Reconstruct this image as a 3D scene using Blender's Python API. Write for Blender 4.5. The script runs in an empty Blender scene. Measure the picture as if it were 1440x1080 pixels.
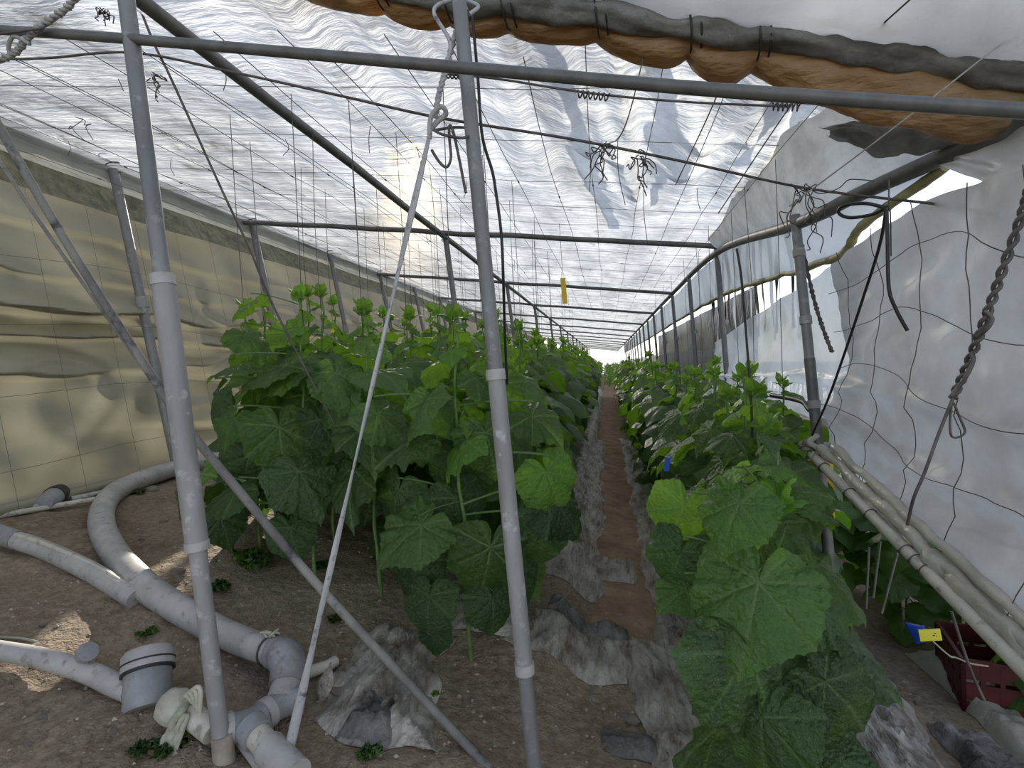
import bpy, math, random
from mathutils import Vector, Matrix, noise
random.seed(7)
SC = bpy.context.scene
COL = SC.collection
PI = math.pi
R = random.uniform

# ------------------------------------------------------------------ camera
F, CX, CY, VPX, VPY, CAMZ = 760.0, 720.0, 540.0, 853.0, 510.0, 1.1
fy = Vector(((VPX-CX)/F, (CY-VPY)/F, -1)).normalized()
up = Vector((-0.045, 1, 0)); up = (up - up.dot(fy)*fy).normalized()
fx = fy.cross(up).normalized()
W2C = Matrix((fx, fy, up))                       # camera coords -> world coords
CAM = Vector((0, 0, CAMZ))
cd = bpy.data.cameras.new('camera'); cam = bpy.data.objects.new('camera', cd); COL.objects.link(cam)
cd.sensor_width = 36; cd.lens = F/1440*36; cd.clip_start = 0.02; cd.clip_end = 500
cam.matrix_world = Matrix.Translation(CAM) @ W2C.to_4x4()
SC.camera = cam

def ray(px, py):
    return (W2C @ Vector(((px-CX)/F, -(py-CY)/F, -1)))
def P(px, py, Y):
    d = ray(px, py); return CAM + d*(Y/d.y)

def sm(a, b, x):
    t = max(0.0, min(1.0, (x-a)/(b-a))); return t*t*(3-2*t)
def nz(x, y, z=0.0): return noise.noise(Vector((x, y, z)))
def fbm(x, y, z=0.0, o=4):
    v = 0; a = 1
    for i in range(o):
        v += a*nz(x, y, z+i*7.3); x *= 2.03; y *= 2.03; a *= .5
    return v

# ------------------------------------------------------------------ ground profile (the terrace falls to the right)
def gbase(x, y):
    if x < -3.3: s = .594
    elif x < 1.2: s = -.18*x
    else: s = -.216-.07*(x-1.2)
    xc = .06+.03*math.sin(y*.9)
    d = abs(x-xc)
    bl = sm(.2, .34, d)
    if x < xc: bl *= sm(1.5, 2.1, y)*sm(-2.05, -1.75, x)*.08
    else: bl *= sm(.9, 1.3, y)*sm(1.0, .8, x)*.07
    return s+bl
def g(x, y):
    z = gbase(x, y)
    return z + .030*fbm(x*2.2, y*2.2, 3, 3) + .010*nz(x*11, y*11, 5) + .005*nz(x*27, y*27, 9)
def G(px, py, h=0.0, f=gbase):
    d = ray(px, py); d = d/d.y; Y = .4
    while Y < 40:
        p = CAM+d*Y
        if p.z < f(p.x, p.y)+h: break
        Y += .01
    return CAM+d*Y

# ------------------------------------------------------------------ object helpers
class MB:
    def __init__(s): s.v = []; s.f = []; s.a = []; s.m = []; s.mi = 0
    def add(s, vs, fs, a=None):
        n = len(s.v); s.v += [tuple(q) for q in vs]; s.f += [tuple(i+n for i in q) for q in fs]
        s.a += (a if a else [0.0]*len(vs)); s.m += [s.mi]*len(fs); return s
    def tube(s, pts, r, seg=10, closed=False, cap=True):
        pts = [Vector(p) for p in pts]; n = len(pts)
        rf = r if callable(r) else (lambda t: r)
        T = []
        for i in range(n):
            a = pts[max(0, i-1)]; b = pts[min(n-1, i+1)]
            if closed: a = pts[i-1]; b = pts[(i+1) % n]
            T.append((b-a).normalized() if (b-a).length > 1e-9 else Vector((0, 0, 1)))
        ref = Vector((0, 0, 1)) if abs(T[0].z) < .9 else Vector((1, 0, 0))
        u = T[0].cross(ref).normalized(); vs = []
        for i in range(n):
            u = (u-u.dot(T[i])*T[i]).normalized(); w = T[i].cross(u)
            rr = rf(i/max(1, n-1))
            for k in range(seg):
                c = 2*PI*k/seg; vs.append(pts[i]+u*(math.cos(c)*rr)+w*(math.sin(c)*rr))
        fs = []
        for i in range(n if closed else n-1):
            j = (i+1) % n
            for k in range(seg):
                k2 = (k+1) % seg; fs.append((i*seg+k, i*seg+k2, j*seg+k2, j*seg+k))
        if cap and not closed:
            nv = len(vs); vs += vs[:seg]+vs[(n-1)*seg:n*seg]
            fs.append(tuple(nv+k for k in range(seg))[::-1]); fs.append(tuple(nv+seg+k for k in range(seg)))
        return s.add(vs, fs)
    def grid(s, fn, nu, nv, skip=None, a=None):
        vs = [fn(i/nu, j/nv) for j in range(nv+1) for i in range(nu+1)]
        fs = [(j*(nu+1)+i, j*(nu+1)+i+1, (j+1)*(nu+1)+i+1, (j+1)*(nu+1)+i) for j in range(nv) for i in range(nu)
              if not (skip and skip((i+.5)/nu, (j+.5)/nv))]
        return s.add(vs, fs, a)
    def box(s, c, sx, sy, sz, M=None):
        c = Vector(c); vs = []
        for dz in (-1, 1):
            for dx, dy in ((-1, -1), (1, -1), (1, 1), (-1, 1)):
                q = Vector((dx*sx/2, dy*sy/2, dz*sz/2)); vs.append(c+(M @ q if M else q))
        return s.add(vs, [(3, 2, 1, 0), (4, 5, 6, 7), (0, 1, 5, 4), (1, 2, 6, 5), (2, 3, 7, 6), (3, 0, 4, 7)])
    def mesh(s, name, mats, smooth=True, origin=None):
        o = origin or Vector((0, 0, 0))
        me = bpy.data.meshes.new(name)
        used = set(i for q in s.f for i in q)
        if len(used) < len(s.v):
            mp = {}; nv = []; na = []
            for i in range(len(s.v)):
                if i in used: mp[i] = len(nv); nv.append(s.v[i]); na.append(s.a[i])
            s.v = nv; s.a = na; s.f = [tuple(mp[i] for i in q) for q in s.f]
        me.from_pydata([tuple(Vector(q)-o) for q in s.v], [], s.f)
        for m in (mats if isinstance(mats, (list, tuple)) else [mats]): me.materials.append(m)
        me.polygons.foreach_set('use_smooth', [smooth]*len(me.polygons))
        if any(s.m): me.polygons.foreach_set('material_index', s.m)
        if any(s.a):
            at = me.attributes.new('vein', 'FLOAT', 'POINT'); at.data.foreach_set('value', s.a)
        me.update(); return me
    def build(s, name, mats, parent=None, smooth=True, origin=None):
        """one object; top-level ones get their origin at their base, children share the parent's space"""
        if origin is None:
            if parent is None:
                used = [s.v[i] for q in s.f for i in q]
                xs = [q[0] for q in used]; ys = [q[1] for q in used]; zs = [q[2] for q in used]
                origin = Vector(((min(xs)+max(xs))/2, (min(ys)+max(ys))/2, min(zs)))
            else: origin = wloc(parent)
        o = bpy.data.objects.new(name, s.mesh(name, mats, smooth, origin)); COL.objects.link(o)
        if parent is None: o.location = origin
        else: o.parent = parent
        return o

def wloc(o):
    v = Vector((0, 0, 0))
    while o: v += o.location; o = o.parent
    return v
def tag(o, label, cat, group=None, kind=None):
    if label: o['label'] = label
    if cat: o['category'] = cat
    if group: o['group'] = group
    if kind: o['kind'] = kind
    return o
def struct(o, label=None, cat=None):
    return tag(o, label, cat, None, 'structure')
def empty(name, loc, label, cat, group=None):
    o = bpy.data.objects.new(name, None); COL.objects.link(o); o.location = loc; o.empty_display_size = .05
    return tag(o, label, cat, group)
def cr(pts, n=8):
    """smooth curve through points"""
    pts = [Vector(p) for p in pts]; out = []
    q = [pts[0]*2-pts[1]]+pts+[pts[-1]*2-pts[-2]]
    for i in range(1, len(q)-2):
        for k in range(n):
            t = k/n; a, b, c, d = q[i-1], q[i], q[i+1], q[i+2]
            out.append(.5*((2*b)+(c-a)*t+(2*a-5*b+4*c-d)*t*t+(3*b-a-3*c+d)*t*t*t))
    out.append(pts[-1]); return out
def lerp(a, b, t): return Vector(a)*(1-t)+Vector(b)*t
def seg(a, b, n=12): return [lerp(a, b, i/n) for i in range(n+1)]
def helix(path, rad, turns, ph=0):
    out = []; n = len(path)
    for i, p in enumerate(path):
        t = (path[min(n-1, i+1)]-path[max(0, i-1)]).normalized()
        u = t.cross(Vector((.3, 1, .2))).normalized(); w = t.cross(u); c = ph+turns*2*PI*i/(n-1)
        out.append(p+u*math.cos(c)*rad+w*math.sin(c)*rad)
    return out

# ------------------------------------------------------------------ materials
def newmat(name):
    m = bpy.data.materials.new(name); m.use_nodes = True; nt = m.node_tree; nt.nodes.clear()
    out = nt.nodes.new('ShaderNodeOutputMaterial')
    def N(t, **k):
        n = nt.nodes.new(t)
        for a, b in k.items(): setattr(n, a, b)
        return n
    return m, nt, N, nt.links.new, out
def rgb(c): return (c[0], c[1], c[2], 1)
def noisecol(N, L, vec, c1, c2, scale, detail=6, lo=.35, hi=.65, stretch=None):
    if stretch:
        mp = N('ShaderNodeMapping'); mp.inputs['Scale'].default_value = stretch; L(vec, mp.inputs[0]); vec = mp.outputs[0]
    n = N('ShaderNodeTexNoise'); n.inputs['Scale'].default_value = scale; n.inputs['Detail'].default_value = detail
    n.inputs['Roughness'].default_value = .65
    L(vec, n.inputs['Vector'])
    r = N('ShaderNodeValToRGB'); r.color_ramp.elements[0].position = lo; r.color_ramp.elements[1].position = hi
    r.color_ramp.elements[0].color = rgb(c1); r.color_ramp.elements[1].color = rgb(c2)
    L(n.outputs[0], r.inputs[0]); return r.outputs[0], n.outputs[0]
def mixcol(N, L, a, b, fac):
    m = N('ShaderNodeMix', data_type='RGBA')
    for s, v in ((m.inputs[6], a), (m.inputs[7], b), (m.inputs[0], fac)):
        if isinstance(v, (int, float)): s.default_value = v
        elif isinstance(v, tuple): s.default_value = rgb(v)
        else: L(v, s)
    return m.outputs[2]
def bumpnode(N, L, vec, scale, dist, strength=1, stretch=None, base=None):
    if stretch:
        mp = N('ShaderNodeMapping'); mp.inputs['Scale'].default_value = stretch; L(vec, mp.inputs[0]); vec = mp.outputs[0]
    n = N('ShaderNodeTexNoise'); n.inputs['Scale'].default_value = scale; n.inputs['Detail'].default_value = 5
    L(vec, n.inputs['Vector'])
    b = N('ShaderNodeBump'); b.inputs['Distance'].default_value = dist; b.inputs['Strength'].default_value = strength
    L(n.outputs[0], b.inputs['Height'])
    if base: L(base, b.inputs['Normal'])
    return b.outputs[0]
def solid(name, c1, c2, scale=12, rough=.6, metal=0, dist=.003, bscale=None, lo=.35, hi=.65, stretch=None, spot=None, spotscale=60):
    m, nt, N, L, out = newmat(name)
    tc = N('ShaderNodeTexCoord').outputs['Object']
    col, _ = noisecol(N, L, tc, c1, c2, scale, 6, lo, hi, stretch)
    if spot:
        _, f = noisecol(N, L, tc, (0, 0, 0), (1, 1, 1), spotscale, 4)
        rr = N('ShaderNodeValToRGB'); rr.color_ramp.elements[0].position = .56; rr.color_ramp.elements[1].position = .68
        L(f, rr.inputs[0]); col = mixcol(N, L, col, spot, rr.outputs[0])
    b = N('ShaderNodeBsdfPrincipled'); L(col, b.inputs['Base Color'])
    b.inputs['Roughness'].default_value = rough; b.inputs['Metallic'].default_value = metal
    L(bumpnode(N, L, tc, bscale or scale*3, dist), b.inputs['Normal']); L(b.outputs[0], out.inputs[0])
    return m
def sheet(name, c1, c2, scale, transl=.6, clear=.1, refr=0, rough=.35, stretch=None, bscale=20, dist=.004, bstretch=None, lo=.35, hi=.65, tcol=None):
    """thin plastic film: reflects, scatters light through, and lets a little straight through"""
    m, nt, N, L, out = newmat(name)
    tc = N('ShaderNodeTexCoord').outputs['Object']
    col, _ = noisecol(N, L, tc, c1, c2, scale, 6, lo, hi, stretch)
    nrm = bumpnode(N, L, tc, bscale, dist, 1, bstretch)
    b = N('ShaderNodeBsdfPrincipled'); L(col, b.inputs['Base Color']); b.inputs['Roughness'].default_value = rough
    L(nrm, b.inputs['Normal'])
    t = N('ShaderNodeBsdfTranslucent'); L(nrm, t.inputs['Normal'])
    if tcol: t.inputs[0].default_value = rgb(tcol)
    else: L(col, t.inputs[0])
    mx = N('ShaderNodeMixShader'); mx.inputs[0].default_value = transl; L(b.outputs[0], mx.inputs[1]); L(t.outputs[0], mx.inputs[2])
    last = mx
    if refr:
        rf = N('ShaderNodeBsdfRefraction'); rf.inputs['Roughness'].default_value = .45; rf.inputs['IOR'].default_value = 1.12
        rf.inputs['Color'].default_value = (1, .97, .9, 1)
        m2 = N('ShaderNodeMixShader'); m2.inputs[0].default_value = refr; L(last.outputs[0], m2.inputs[1]); L(rf.outputs[0], m2.inputs[2]); last = m2
    if clear:
        tr = N('ShaderNodeBsdfTransparent')
        m3 = N('ShaderNodeMixShader'); m3.inputs[0].default_value = clear; L(last.outputs[0], m3.inputs[1]); L(tr.outputs[0], m3.inputs[2]); last = m3
    L(last.outputs[0], out.inputs[0]); return m
def leafmat(name, dark, light, vein, tcol, tw=.4, dust=.0):
    m, nt, N, L, out = newmat(name)
    tc = N('ShaderNodeTexCoord').outputs['Object']
    oi = N('ShaderNodeObjectInfo')
    col, _ = noisecol(N, L, tc, dark, light, 2.5, 3, .3, .7)
    hs = N('ShaderNodeHueSaturation')
    mr = N('ShaderNodeMapRange'); mr.inputs[3].default_value = .62; mr.inputs[4].default_value = 1.38
    L(oi.outputs['Random'], mr.inputs[0]); L(mr.outputs[0], hs.inputs['Value']); L(col, hs.inputs['Color']); col = hs.outputs[0]
    at = N('ShaderNodeAttribute', attribute_name='vein')
    col = mixcol(N, L, col, vein, at.outputs['Fac'])
    if dust:
        v = N('ShaderNodeTexVoronoi'); v.inputs['Scale'].default_value = 26; L(tc, v.inputs['Vector'])
        r = N('ShaderNodeValToRGB'); r.color_ramp.elements[0].position = .05; r.color_ramp.elements[1].position = .14
        r.color_ramp.elements[0].color = (dust, dust, dust, 1); r.color_ramp.elements[1].color = (0, 0, 0, 1)
        L(v.outputs['Distance'], r.inputs[0]); col = mixcol(N, L, col, (.5, .55, .4), r.outputs[0])
    nrm = bumpnode(N, L, tc, 14, .02, .8)
    b = N('ShaderNodeBsdfPrincipled'); L(col, b.inputs['Base Color']); b.inputs['Roughness'].default_value = .42
    b.inputs['Specular IOR Level'].default_value = .5
    L(nrm, b.inputs['Normal'])
    t = N('ShaderNodeBsdfTranslucent'); t.inputs[0].default_value = rgb(tcol)
    mx = N('ShaderNodeMixShader'); mx.inputs[0].default_value = tw; L(b.outputs[0], mx.inputs[1]); L(t.outputs[0], mx.inputs[2])
    L(mx.outputs[0], out.inputs[0]); return m

M = {}
M['soil'] = None
def soilmat():
    m, nt, N, L, out = newmat('soil')
    tc = N('ShaderNodeTexCoord').outputs['Object']
    c1, f1 = noisecol(N, L, tc, (.13, .085, .052), (.37, .285, .2), 2.6, 8, .35, .68)
    c2, f2 = noisecol(N, L, tc, (.19, .135, .085), (.46, .38, .285), 38, 6, .4, .7)
    c = mixcol(N, L, c1, c2, .5)
    # grit: pale little stones pressed into the soil
    v = N('ShaderNodeTexVoronoi'); v.inputs['Scale'].default_value = 55; L(tc, v.inputs['Vector'])
    r = N('ShaderNodeValToRGB'); r.color_ramp.elements[0].position = .12; r.color_ramp.elements[1].position = .3
    r.color_ramp.elements[0].color = (.6, .6, .6, 1); r.color_ramp.elements[1].color = (0, 0, 0, 1)
    L(v.outputs['Distance'], r.inputs[0])
    n = N('ShaderNodeTexNoise'); n.inputs['Scale'].default_value = 3.1; L(tc, n.inputs['Vector'])
    mm = N('ShaderNodeMath', operation='MULTIPLY'); L(r.outputs[0], mm.inputs[0]); L(n.outputs[0], mm.inputs[1])
    c = mixcol(N, L, c, (.42, .37, .31), mm.outputs[0])
    # moss patches
    _, fm = noisecol(N, L, tc, (0, 0, 0), (1, 1, 1), 1.7, 8)
    rm = N('ShaderNodeValToRGB'); rm.color_ramp.elements[0].position = .58; rm.color_ramp.elements[1].position = .72
    rm.color_ramp.elements[1].color = (.55, .55, .55, 1); L(fm, rm.inputs[0])
    c = mixcol(N, L, c, (.06, .075, .025), rm.outputs[0])
    b = N('ShaderNodeBsdfPrincipled'); L(c, b.inputs['Base Color']); b.inputs['Roughness'].default_value = .9
    n1 = bumpnode(N, L, tc, 30, .02); n2 = bumpnode(N, L, tc, 110, .008, 1, None, n1)
    L(n2, b.inputs['Normal']); L(b.outputs[0], out.inputs[0]); return m
M['soil'] = soilmat()
M['path'] = solid('trodden_soil', (.21, .13, .078), (.39, .265, .17), 6, .95, 0, .012, 30)
M['stone'] = solid('stone', (.25, .2, .16), (.46, .39, .32), 9, .85, 0, .006)
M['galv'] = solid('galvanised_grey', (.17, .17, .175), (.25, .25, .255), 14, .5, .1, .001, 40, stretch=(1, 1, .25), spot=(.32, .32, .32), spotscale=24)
M['pvc'] = solid('grey_pvc', (.36, .34, .33), (.50, .48, .46), 10, .5, 0, .001, 30, spot=(.27, .24, .22), spotscale=30)
M['pvcd'] = solid('dark_grey_pvc', (.23, .23, .24), (.34, .34, .35), 14, .5, 0, .001, 30, spot=(.2, .18, .17), spotscale=30)
M['pvcc'] = solid('cream_pvc', (.5, .46, .38), (.62, .58, .5), 10, .5, 0, .001, 30, spot=(.3, .27, .22), spotscale=30)
M['sleeve'] = solid('weathered_sleeve', (.23, .22, .22), (.36, .35, .35), 8, .55, 0, .001, 40, stretch=(1, 1, .2), spot=(.52, .51, .5), spotscale=16)
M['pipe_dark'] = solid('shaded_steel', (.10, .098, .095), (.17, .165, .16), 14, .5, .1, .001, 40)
M['wire'] = solid('rusty_wire', (.07, .06, .055), (.15, .13, .12), 20, .6, .3, .0005)
M['black'] = solid('black_rubber', (.012, .012, .013), (.03, .03, .03), 20, .5, 0, .0005)
M['rope'] = solid('grey_rope', (.30, .29, .28), (.46, .45, .44), 60, .8, 0, .002, 120)
M['strap'] = solid('pale_strap', (.36, .355, .36), (.54, .53, .53), 14, .55, 0, .002, 60, stretch=(1, 1, .3), spot=(.14, .12, .16), spotscale=45)
M['bamboo'] = solid('weathered_pole', (.10, .095, .09), (.30, .28, .25), 7, .7, 0, .003, 30, stretch=(1, 1, .2), spot=(.05, .05, .05), spotscale=16)
M['mulch'] = sheet('mulch_film', (.16, .12, .09), (.58, .535, .475), 13, .12, 0, 0, .38, (1, .35, 1), 38, .03, (1, .3, 1), .34, .66, None)
M['mulchd'] = sheet('dark_mulch_film', (.05, .048, .047), (.30, .28, .26), 6, .05, 0, 0, .35, None, 20, .03, None, .36, .75)
def roofmat():
    m, nt, N, L, out = newmat('roof_film')
    tc = N('ShaderNodeTexCoord').outputs['Object']
    col, _ = noisecol(N, L, tc, (.30, .31, .33), (.64, .65, .67), 2.2, 8, .34, .64, (1.6, .7, 1))
    c2, f2 = noisecol(N, L, tc, (.30, .27, .22), (1, 1, 1), 5.5, 8, .30, .42, (1.2, .6, 1))    # brownish dirt streaks
    mm = N('ShaderNodeMix', data_type='RGBA', blend_type='MULTIPLY'); mm.inputs[0].default_value = .75; L(col, mm.inputs[6]); L(c2, mm.inputs[7]); col = mm.outputs[2]
    n1 = bumpnode(N, L, tc, 7, .05, 1, (.45, 2.6, 1)); n2 = bumpnode(N, L, tc, 16, .022, 1, (.5, 2.2, 1), n1)
    b = N('ShaderNodeBsdfPrincipled'); L(col, b.inputs['Base Color']); b.inputs['Roughness'].default_value = .4; L(n2, b.inputs['Normal'])
    t = N('ShaderNodeBsdfTranslucent'); L(n2, t.inputs['Normal']); L(col, t.inputs[0])
    mx = N('ShaderNodeMixShader'); mx.inputs[0].default_value = .76; L(b.outputs[0], mx.inputs[1]); L(t.outputs[0], mx.inputs[2])
    rf = N('ShaderNodeBsdfRefraction'); rf.inputs['Roughness'].default_value = .5; rf.inputs['IOR'].default_value = 1.05; rf.inputs['Color'].default_value = (1, .74, .32, 1)
    L(n1, rf.inputs['Normal'])
    m2 = N('ShaderNodeMixShader'); m2.inputs[0].default_value = .0016; L(mx.outputs[0], m2.inputs[1]); L(rf.outputs[0], m2.inputs[2])
    tr = N('ShaderNodeBsdfTransparent'); m3 = N('ShaderNodeMixShader'); m3.inputs[0].default_value = .075; L(m2.outputs[0], m3.inputs[1]); L(tr.outputs[0], m3.inputs[2])
    L(m3.outputs[0], out.inputs[0]); return m
M['roof'] = roofmat()
M['khaki'] = sheet('dirty_khaki_film', (.35, .325, .235), (.43, .405, .305), 1.3, .30, 0, 0, .36, (1, .8, 1.2), 5, .006, (1, .8, 1.4))
M['clear'] = sheet('clear_film', (.55, .56, .53), (.75, .76, .74), 3, .5, .35, 0, .25, None, 8, .02, (1, .5, 3))
M['curtain'] = sheet('curtain_film', (.44, .43, .43), (.62, .63, .66), 2.5, .55, .0, 0, .45, None, 4, .012, None, .35, .65)
M['curtain2'] = sheet('thin_curtain_film', (.55, .57, .6), (.72, .75, .8), 2.5, .6, .06, 0, .3, None, 6, .015, (1, 2, 1))
M['cream'] = sheet('cream_film', (.50, .46, .39), (.70, .66, .58), 6, .3, 0, 0, .35, None, 24, .01)
M['orange'] = sheet('rust_coloured_film', (.30, .19, .09), (.50, .36, .20), 6, .45, 0, 0, .4, (1, 2, 2), 12, .03, (.6, 2, 2), tcol=(.62, .36, .14))
M['white'] = sheet('white_film', (.72, .73, .75), (.9, .91, .93), 2.2, .55, 0, 0, .3, None, 6, .03)
M['tarp'] = sheet('grimy_or_shaded_film', (.10, .095, .085), (.34, .33, .31), 5, .25, 0, 0, .45, None, 12, .02, None, .3, .7)  # grime on the roll; on the corner films the dark tone paints shade
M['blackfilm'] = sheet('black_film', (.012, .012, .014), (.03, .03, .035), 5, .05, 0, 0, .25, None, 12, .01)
M['yellow'] = solid('yellow_trap', (.72, .48, .02), (.85, .6, .04), 9, .45, 0, .0005)
M['tagyellow'] = solid('yellow_tag', (.8, .72, .06), (.86, .78, .1), 9, .5, 0, .0005)
M['blue'] = solid('blue_plastic', (.01, .06, .42), (.02, .1, .55), 9, .4, 0, .0005)
M['red'] = solid('dark_red_plastic', (.06, .006, .008), (.10, .01, .012), 9, .45, 0, .001)
M['cloth'] = solid('dirty_cloth', (.40, .37, .28), (.6, .57, .47), 12, .9, 0, .006, 40)
M['clothg'] = solid('greenish_rag', (.30, .31, .23), (.48, .48, .38), 12, .9, 0, .006, 40)
M['hill'] = solid('scrubby_bank', (.05, .045, .022), (.17, .15, .08), 6, .95, 0, .05, 12, .35, .7, None, (.035, .045, .015), 9)
M['stem'] = solid('green_stem', (.08, .16, .04), (.15, .26, .07), 30, .6, 0, .001)
M['petiole'] = solid('pale_green_stalk', (.07, .135, .04), (.12, .20, .06), 30, .6, 0, .001)
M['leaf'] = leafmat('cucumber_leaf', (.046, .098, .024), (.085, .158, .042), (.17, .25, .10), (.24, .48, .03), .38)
M['leafd'] = leafmat('shaded_speckled_leaf', (.030, .068, .019), (.054, .104, .030), (.095, .16, .06), (.14, .33, .03), .24, .75)  # darker colour paints shade on lower leaf layers; the pale speckles are dust
M['leafy'] = leafmat('young_or_backlit_leaf', (.085, .19, .03), (.15, .28, .05), (.22, .34, .10), (.32, .58, .04), .42)  # young growth; also paints backlight into the colour of some front leaves
M['flower'] = solid('yellow_petal', (.8, .55, .02), (.9, .68, .05), 20, .5, 0, .001)

# ------------------------------------------------------------------ light
S = ray(585, 185).normalized()
w = bpy.data.worlds.new('sky'); SC.world = w; w.use_nodes = True
nt = w.node_tree; nt.nodes.clear()
sky = nt.nodes.new('ShaderNodeTexSky'); sky.sky_type = 'NISHITA'; sky.sun_disc = False
sky.sun_elevation = math.asin(S.z)+.25; sky.sun_rotation = math.atan2(S.x, S.y); sky.air_density = 1.0; sky.dust_density = .3; sky.ozone_density = 1.5
bg = nt.nodes.new('ShaderNodeBackground'); bg.inputs[1].default_value = .165
wo = nt.nodes.new('ShaderNodeOutputWorld'); hs = nt.nodes.new('ShaderNodeHueSaturation'); hs.inputs['Saturation'].default_value = .5; nt.links.new(sky.outputs[0], hs.inputs['Color']); nt.links.new(hs.outputs[0], bg.inputs[0]); nt.links.new(bg.outputs[0], wo.inputs[0])
sd = bpy.data.lights.new('sun', 'SUN'); sun = bpy.data.objects.new('sun', sd); COL.objects.link(sun)
sd.energy = 5.2; sd.angle = .012; sd.color = (1, .93, .80)
sun.rotation_euler = S.to_track_quat('Z', 'Y').to_euler(); sun.location = (-6, 15, 9)
SC.view_settings.view_transform = 'Standard'; SC.view_settings.look = 'None'; SC.view_settings.gamma = 1
SC.view_settings.exposure = 0.62; SC.view_settings.use_curve_mapping = False
SC.cycles.use_denoising = True
SC.cycles.max_bounces = 10; SC.cycles.transparent_max_bounces = 16; SC.cycles.transmission_bounces = 10; SC.cycles.diffuse_bounces = 5
SC.cycles.sample_clamp_indirect = 6

# ------------------------------------------------------------------ ground
def axis(parts):
    out = []
    for a, b, st in parts:
        n = max(1, round((b-a)/st)); out += [a+(b-a)*i/n for i in range(n)]
    out.append(parts[-1][1]); return out
XS = axis([(-9, -3.3, .5), (-3.3, -2.4, .06), (-2.4, 1.4, .028), (1.4, 2.6, .08), (2.6, 9, .5)])
YS = axis([(-2, .8, .2), (.8, 3.2, .028), (3.2, 6, .07), (6, 14, .2), (14, 48, .7)])
vs = [(x, y, g(x, y)) for y in YS for x in XS]; nx = len(XS)
fs = [(j*nx+i, j*nx+i+1, (j+1)*nx+i+1, (j+1)*nx+i) for j in range(len(YS)-1) for i in range(nx-1)]
mb = MB(); mb.add(vs, fs)
for k, q in enumerate(fs):
    cx = (vs[q[0]][0]+vs[q[2]][0])/2; cy = (vs[q[0]][1]+vs[q[2]][1])/2
    if cy > 1.98+.12*nz(cx*9, cy*5, 2) and abs(cx-.06-.03*math.sin(cy*.9)) < .21+.03*nz(cy*3, cx*3, 8): mb.m[k] = 1
struct(mb.build('floor', [M['soil'], M['path']], None, True, Vector((0, 0, 0))), 'sloping earth floor of the greenhouse with a trodden aisle', 'ground')

# bank outside, beyond the left wall
def bankf(u, v):
    y = -1+v*50; x = -3.75-u*4.2
    return Vector((x+.2*fbm(y*.7, u*5, 2)*min(1, u*8), y, .5+u*6.4+.3*fbm(x*1.2, y*1.2, 6)*min(1, u*8)))
mb = MB(); mb.grid(bankf, 30, 160)
tag(mb.build('hillside', M['hill']), 'scrubby brown green bank seen above the khaki side wall', 'hillside', None, 'structure')

# ------------------------------------------------------------------ roof, eaves, frame
XL, XR = -3.2, .9
def wallx(z): return -2.9-.3*(z-.55)/2.0
def roofz(x): return 2.10-.144*x
def roof_dz(x, y):
    w1 = sm(4.2, 1.7, y)
    d = .016*nz(x*.9, y*6.5, 1)+.010*nz(x*1.6, y*15, 4)*sm(14, 5, y)+.018*nz(x*1.3, y*1.1, 7)
    d += w1*(.07*nz((x+.22*y)*3.6, y*.55, 2)-.06*abs(nz((x+.3*y)*6.5, y*.8, 12))+.02*nz((x-.1*y)*15, y*1.6, 14))*sm(-2.2, -.6, x)+w1*.02*nz(x*3, y*2, 19)
    return d-(fold_dz(x, y) if y < 6.5 and x > -1.6 else 0)
def RF(px, py):
    """point on the roof plane seen at a pixel of the photograph"""
    d = ray(px, py); d = d/d.y; Y = (2.135-CAM.z)/(d.z+.144*d.x); q = CAM+d*Y; return (q.x, q.y)
FOLDS = []
for pts, h, wd in ((((752, 45), (800, 150), (850, 240), (910, 330)), .05, .035), (((790, 60), (850, 170), (930, 320)), .06, .04), (((700, 60), (735, 170), (800, 300)), .045, .05),
                   (((860, 60), (885, 170), (900, 320)), .06, .03), (((925, 60), (960, 150), (945, 270)), .045, .05), (((1000, 70), (985, 170), (960, 300)), .05, .035),
                   (((1105, 90), (1100, 160), (1065, 240), (1040, 290)), .07, .04), (((1060, 70), (1050, 180), (1010, 290)), .05, .05), (((560, 30), (620, 140), (720, 260)), .05, .05),
                   (((430, 20), (520, 130), (600, 200)), .04, .06), (((820, 190), (960, 215), (1080, 170)), .035, .03), (((900, 150), (1000, 165), (1120, 160)), .035, .025)):
    q = [RF(*p) for p in pts]; FOLDS.append((q, h, wd))
def fold_dz(x, y):
    t = 0
    for q, h, wd in FOLDS:
        best = 9; sd_ = 1; al = 0
        for i in range(len(q)-1):
            ax, ay = q[i]; bx, by = q[i+1]; dx, dy = bx-ax, by-ay; l2 = dx*dx+dy*dy
            u = max(0, min(1, ((x-ax)*dx+(y-ay)*dy)/l2)); ex, ey = x-ax-u*dx, y-ay-u*dy; d = ex*ex+ey*ey
            if d < best: best = d; sd_ = 1 if ex*dy-ey*dx > 0 else -1; al = (i+u)/(len(q)-1)
        d = math.sqrt(best)
        if d < .4: t += h*math.sin(PI*min(1, .12+.88*al))*math.exp(-(d/(wd*(1 if sd_ > 0 else 2.6)))**2)
    return t
YR = axis([(1.6, 7, .03), (7, 16, .08), (16, 46, .5)])
XRR = axis([(-3.28, -1.2, .05), (-1.2, .95, .022)])
vs = [(x, y-(.42*sm(-.62, -.95, x)+.04*nz(x*4, 1, 1))*sm(2.4, 1.6, y), roofz(x)+.035+roof_dz(x, y)) for y in YR for x in XRR]; nx = len(XRR)
fs = [(j*nx+i, (j+1)*nx+i, (j+1)*nx+i+1, j*nx+i+1) for j in range(len(YR)-1) for i in range(nx-1)]
mb = MB(); mb.add(vs, fs)
struct(mb.build('ceiling', M['roof'], None, True, Vector((0, 0, 0))), 'wrinkled translucent white film roof of the greenhouse', 'roof')
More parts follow.
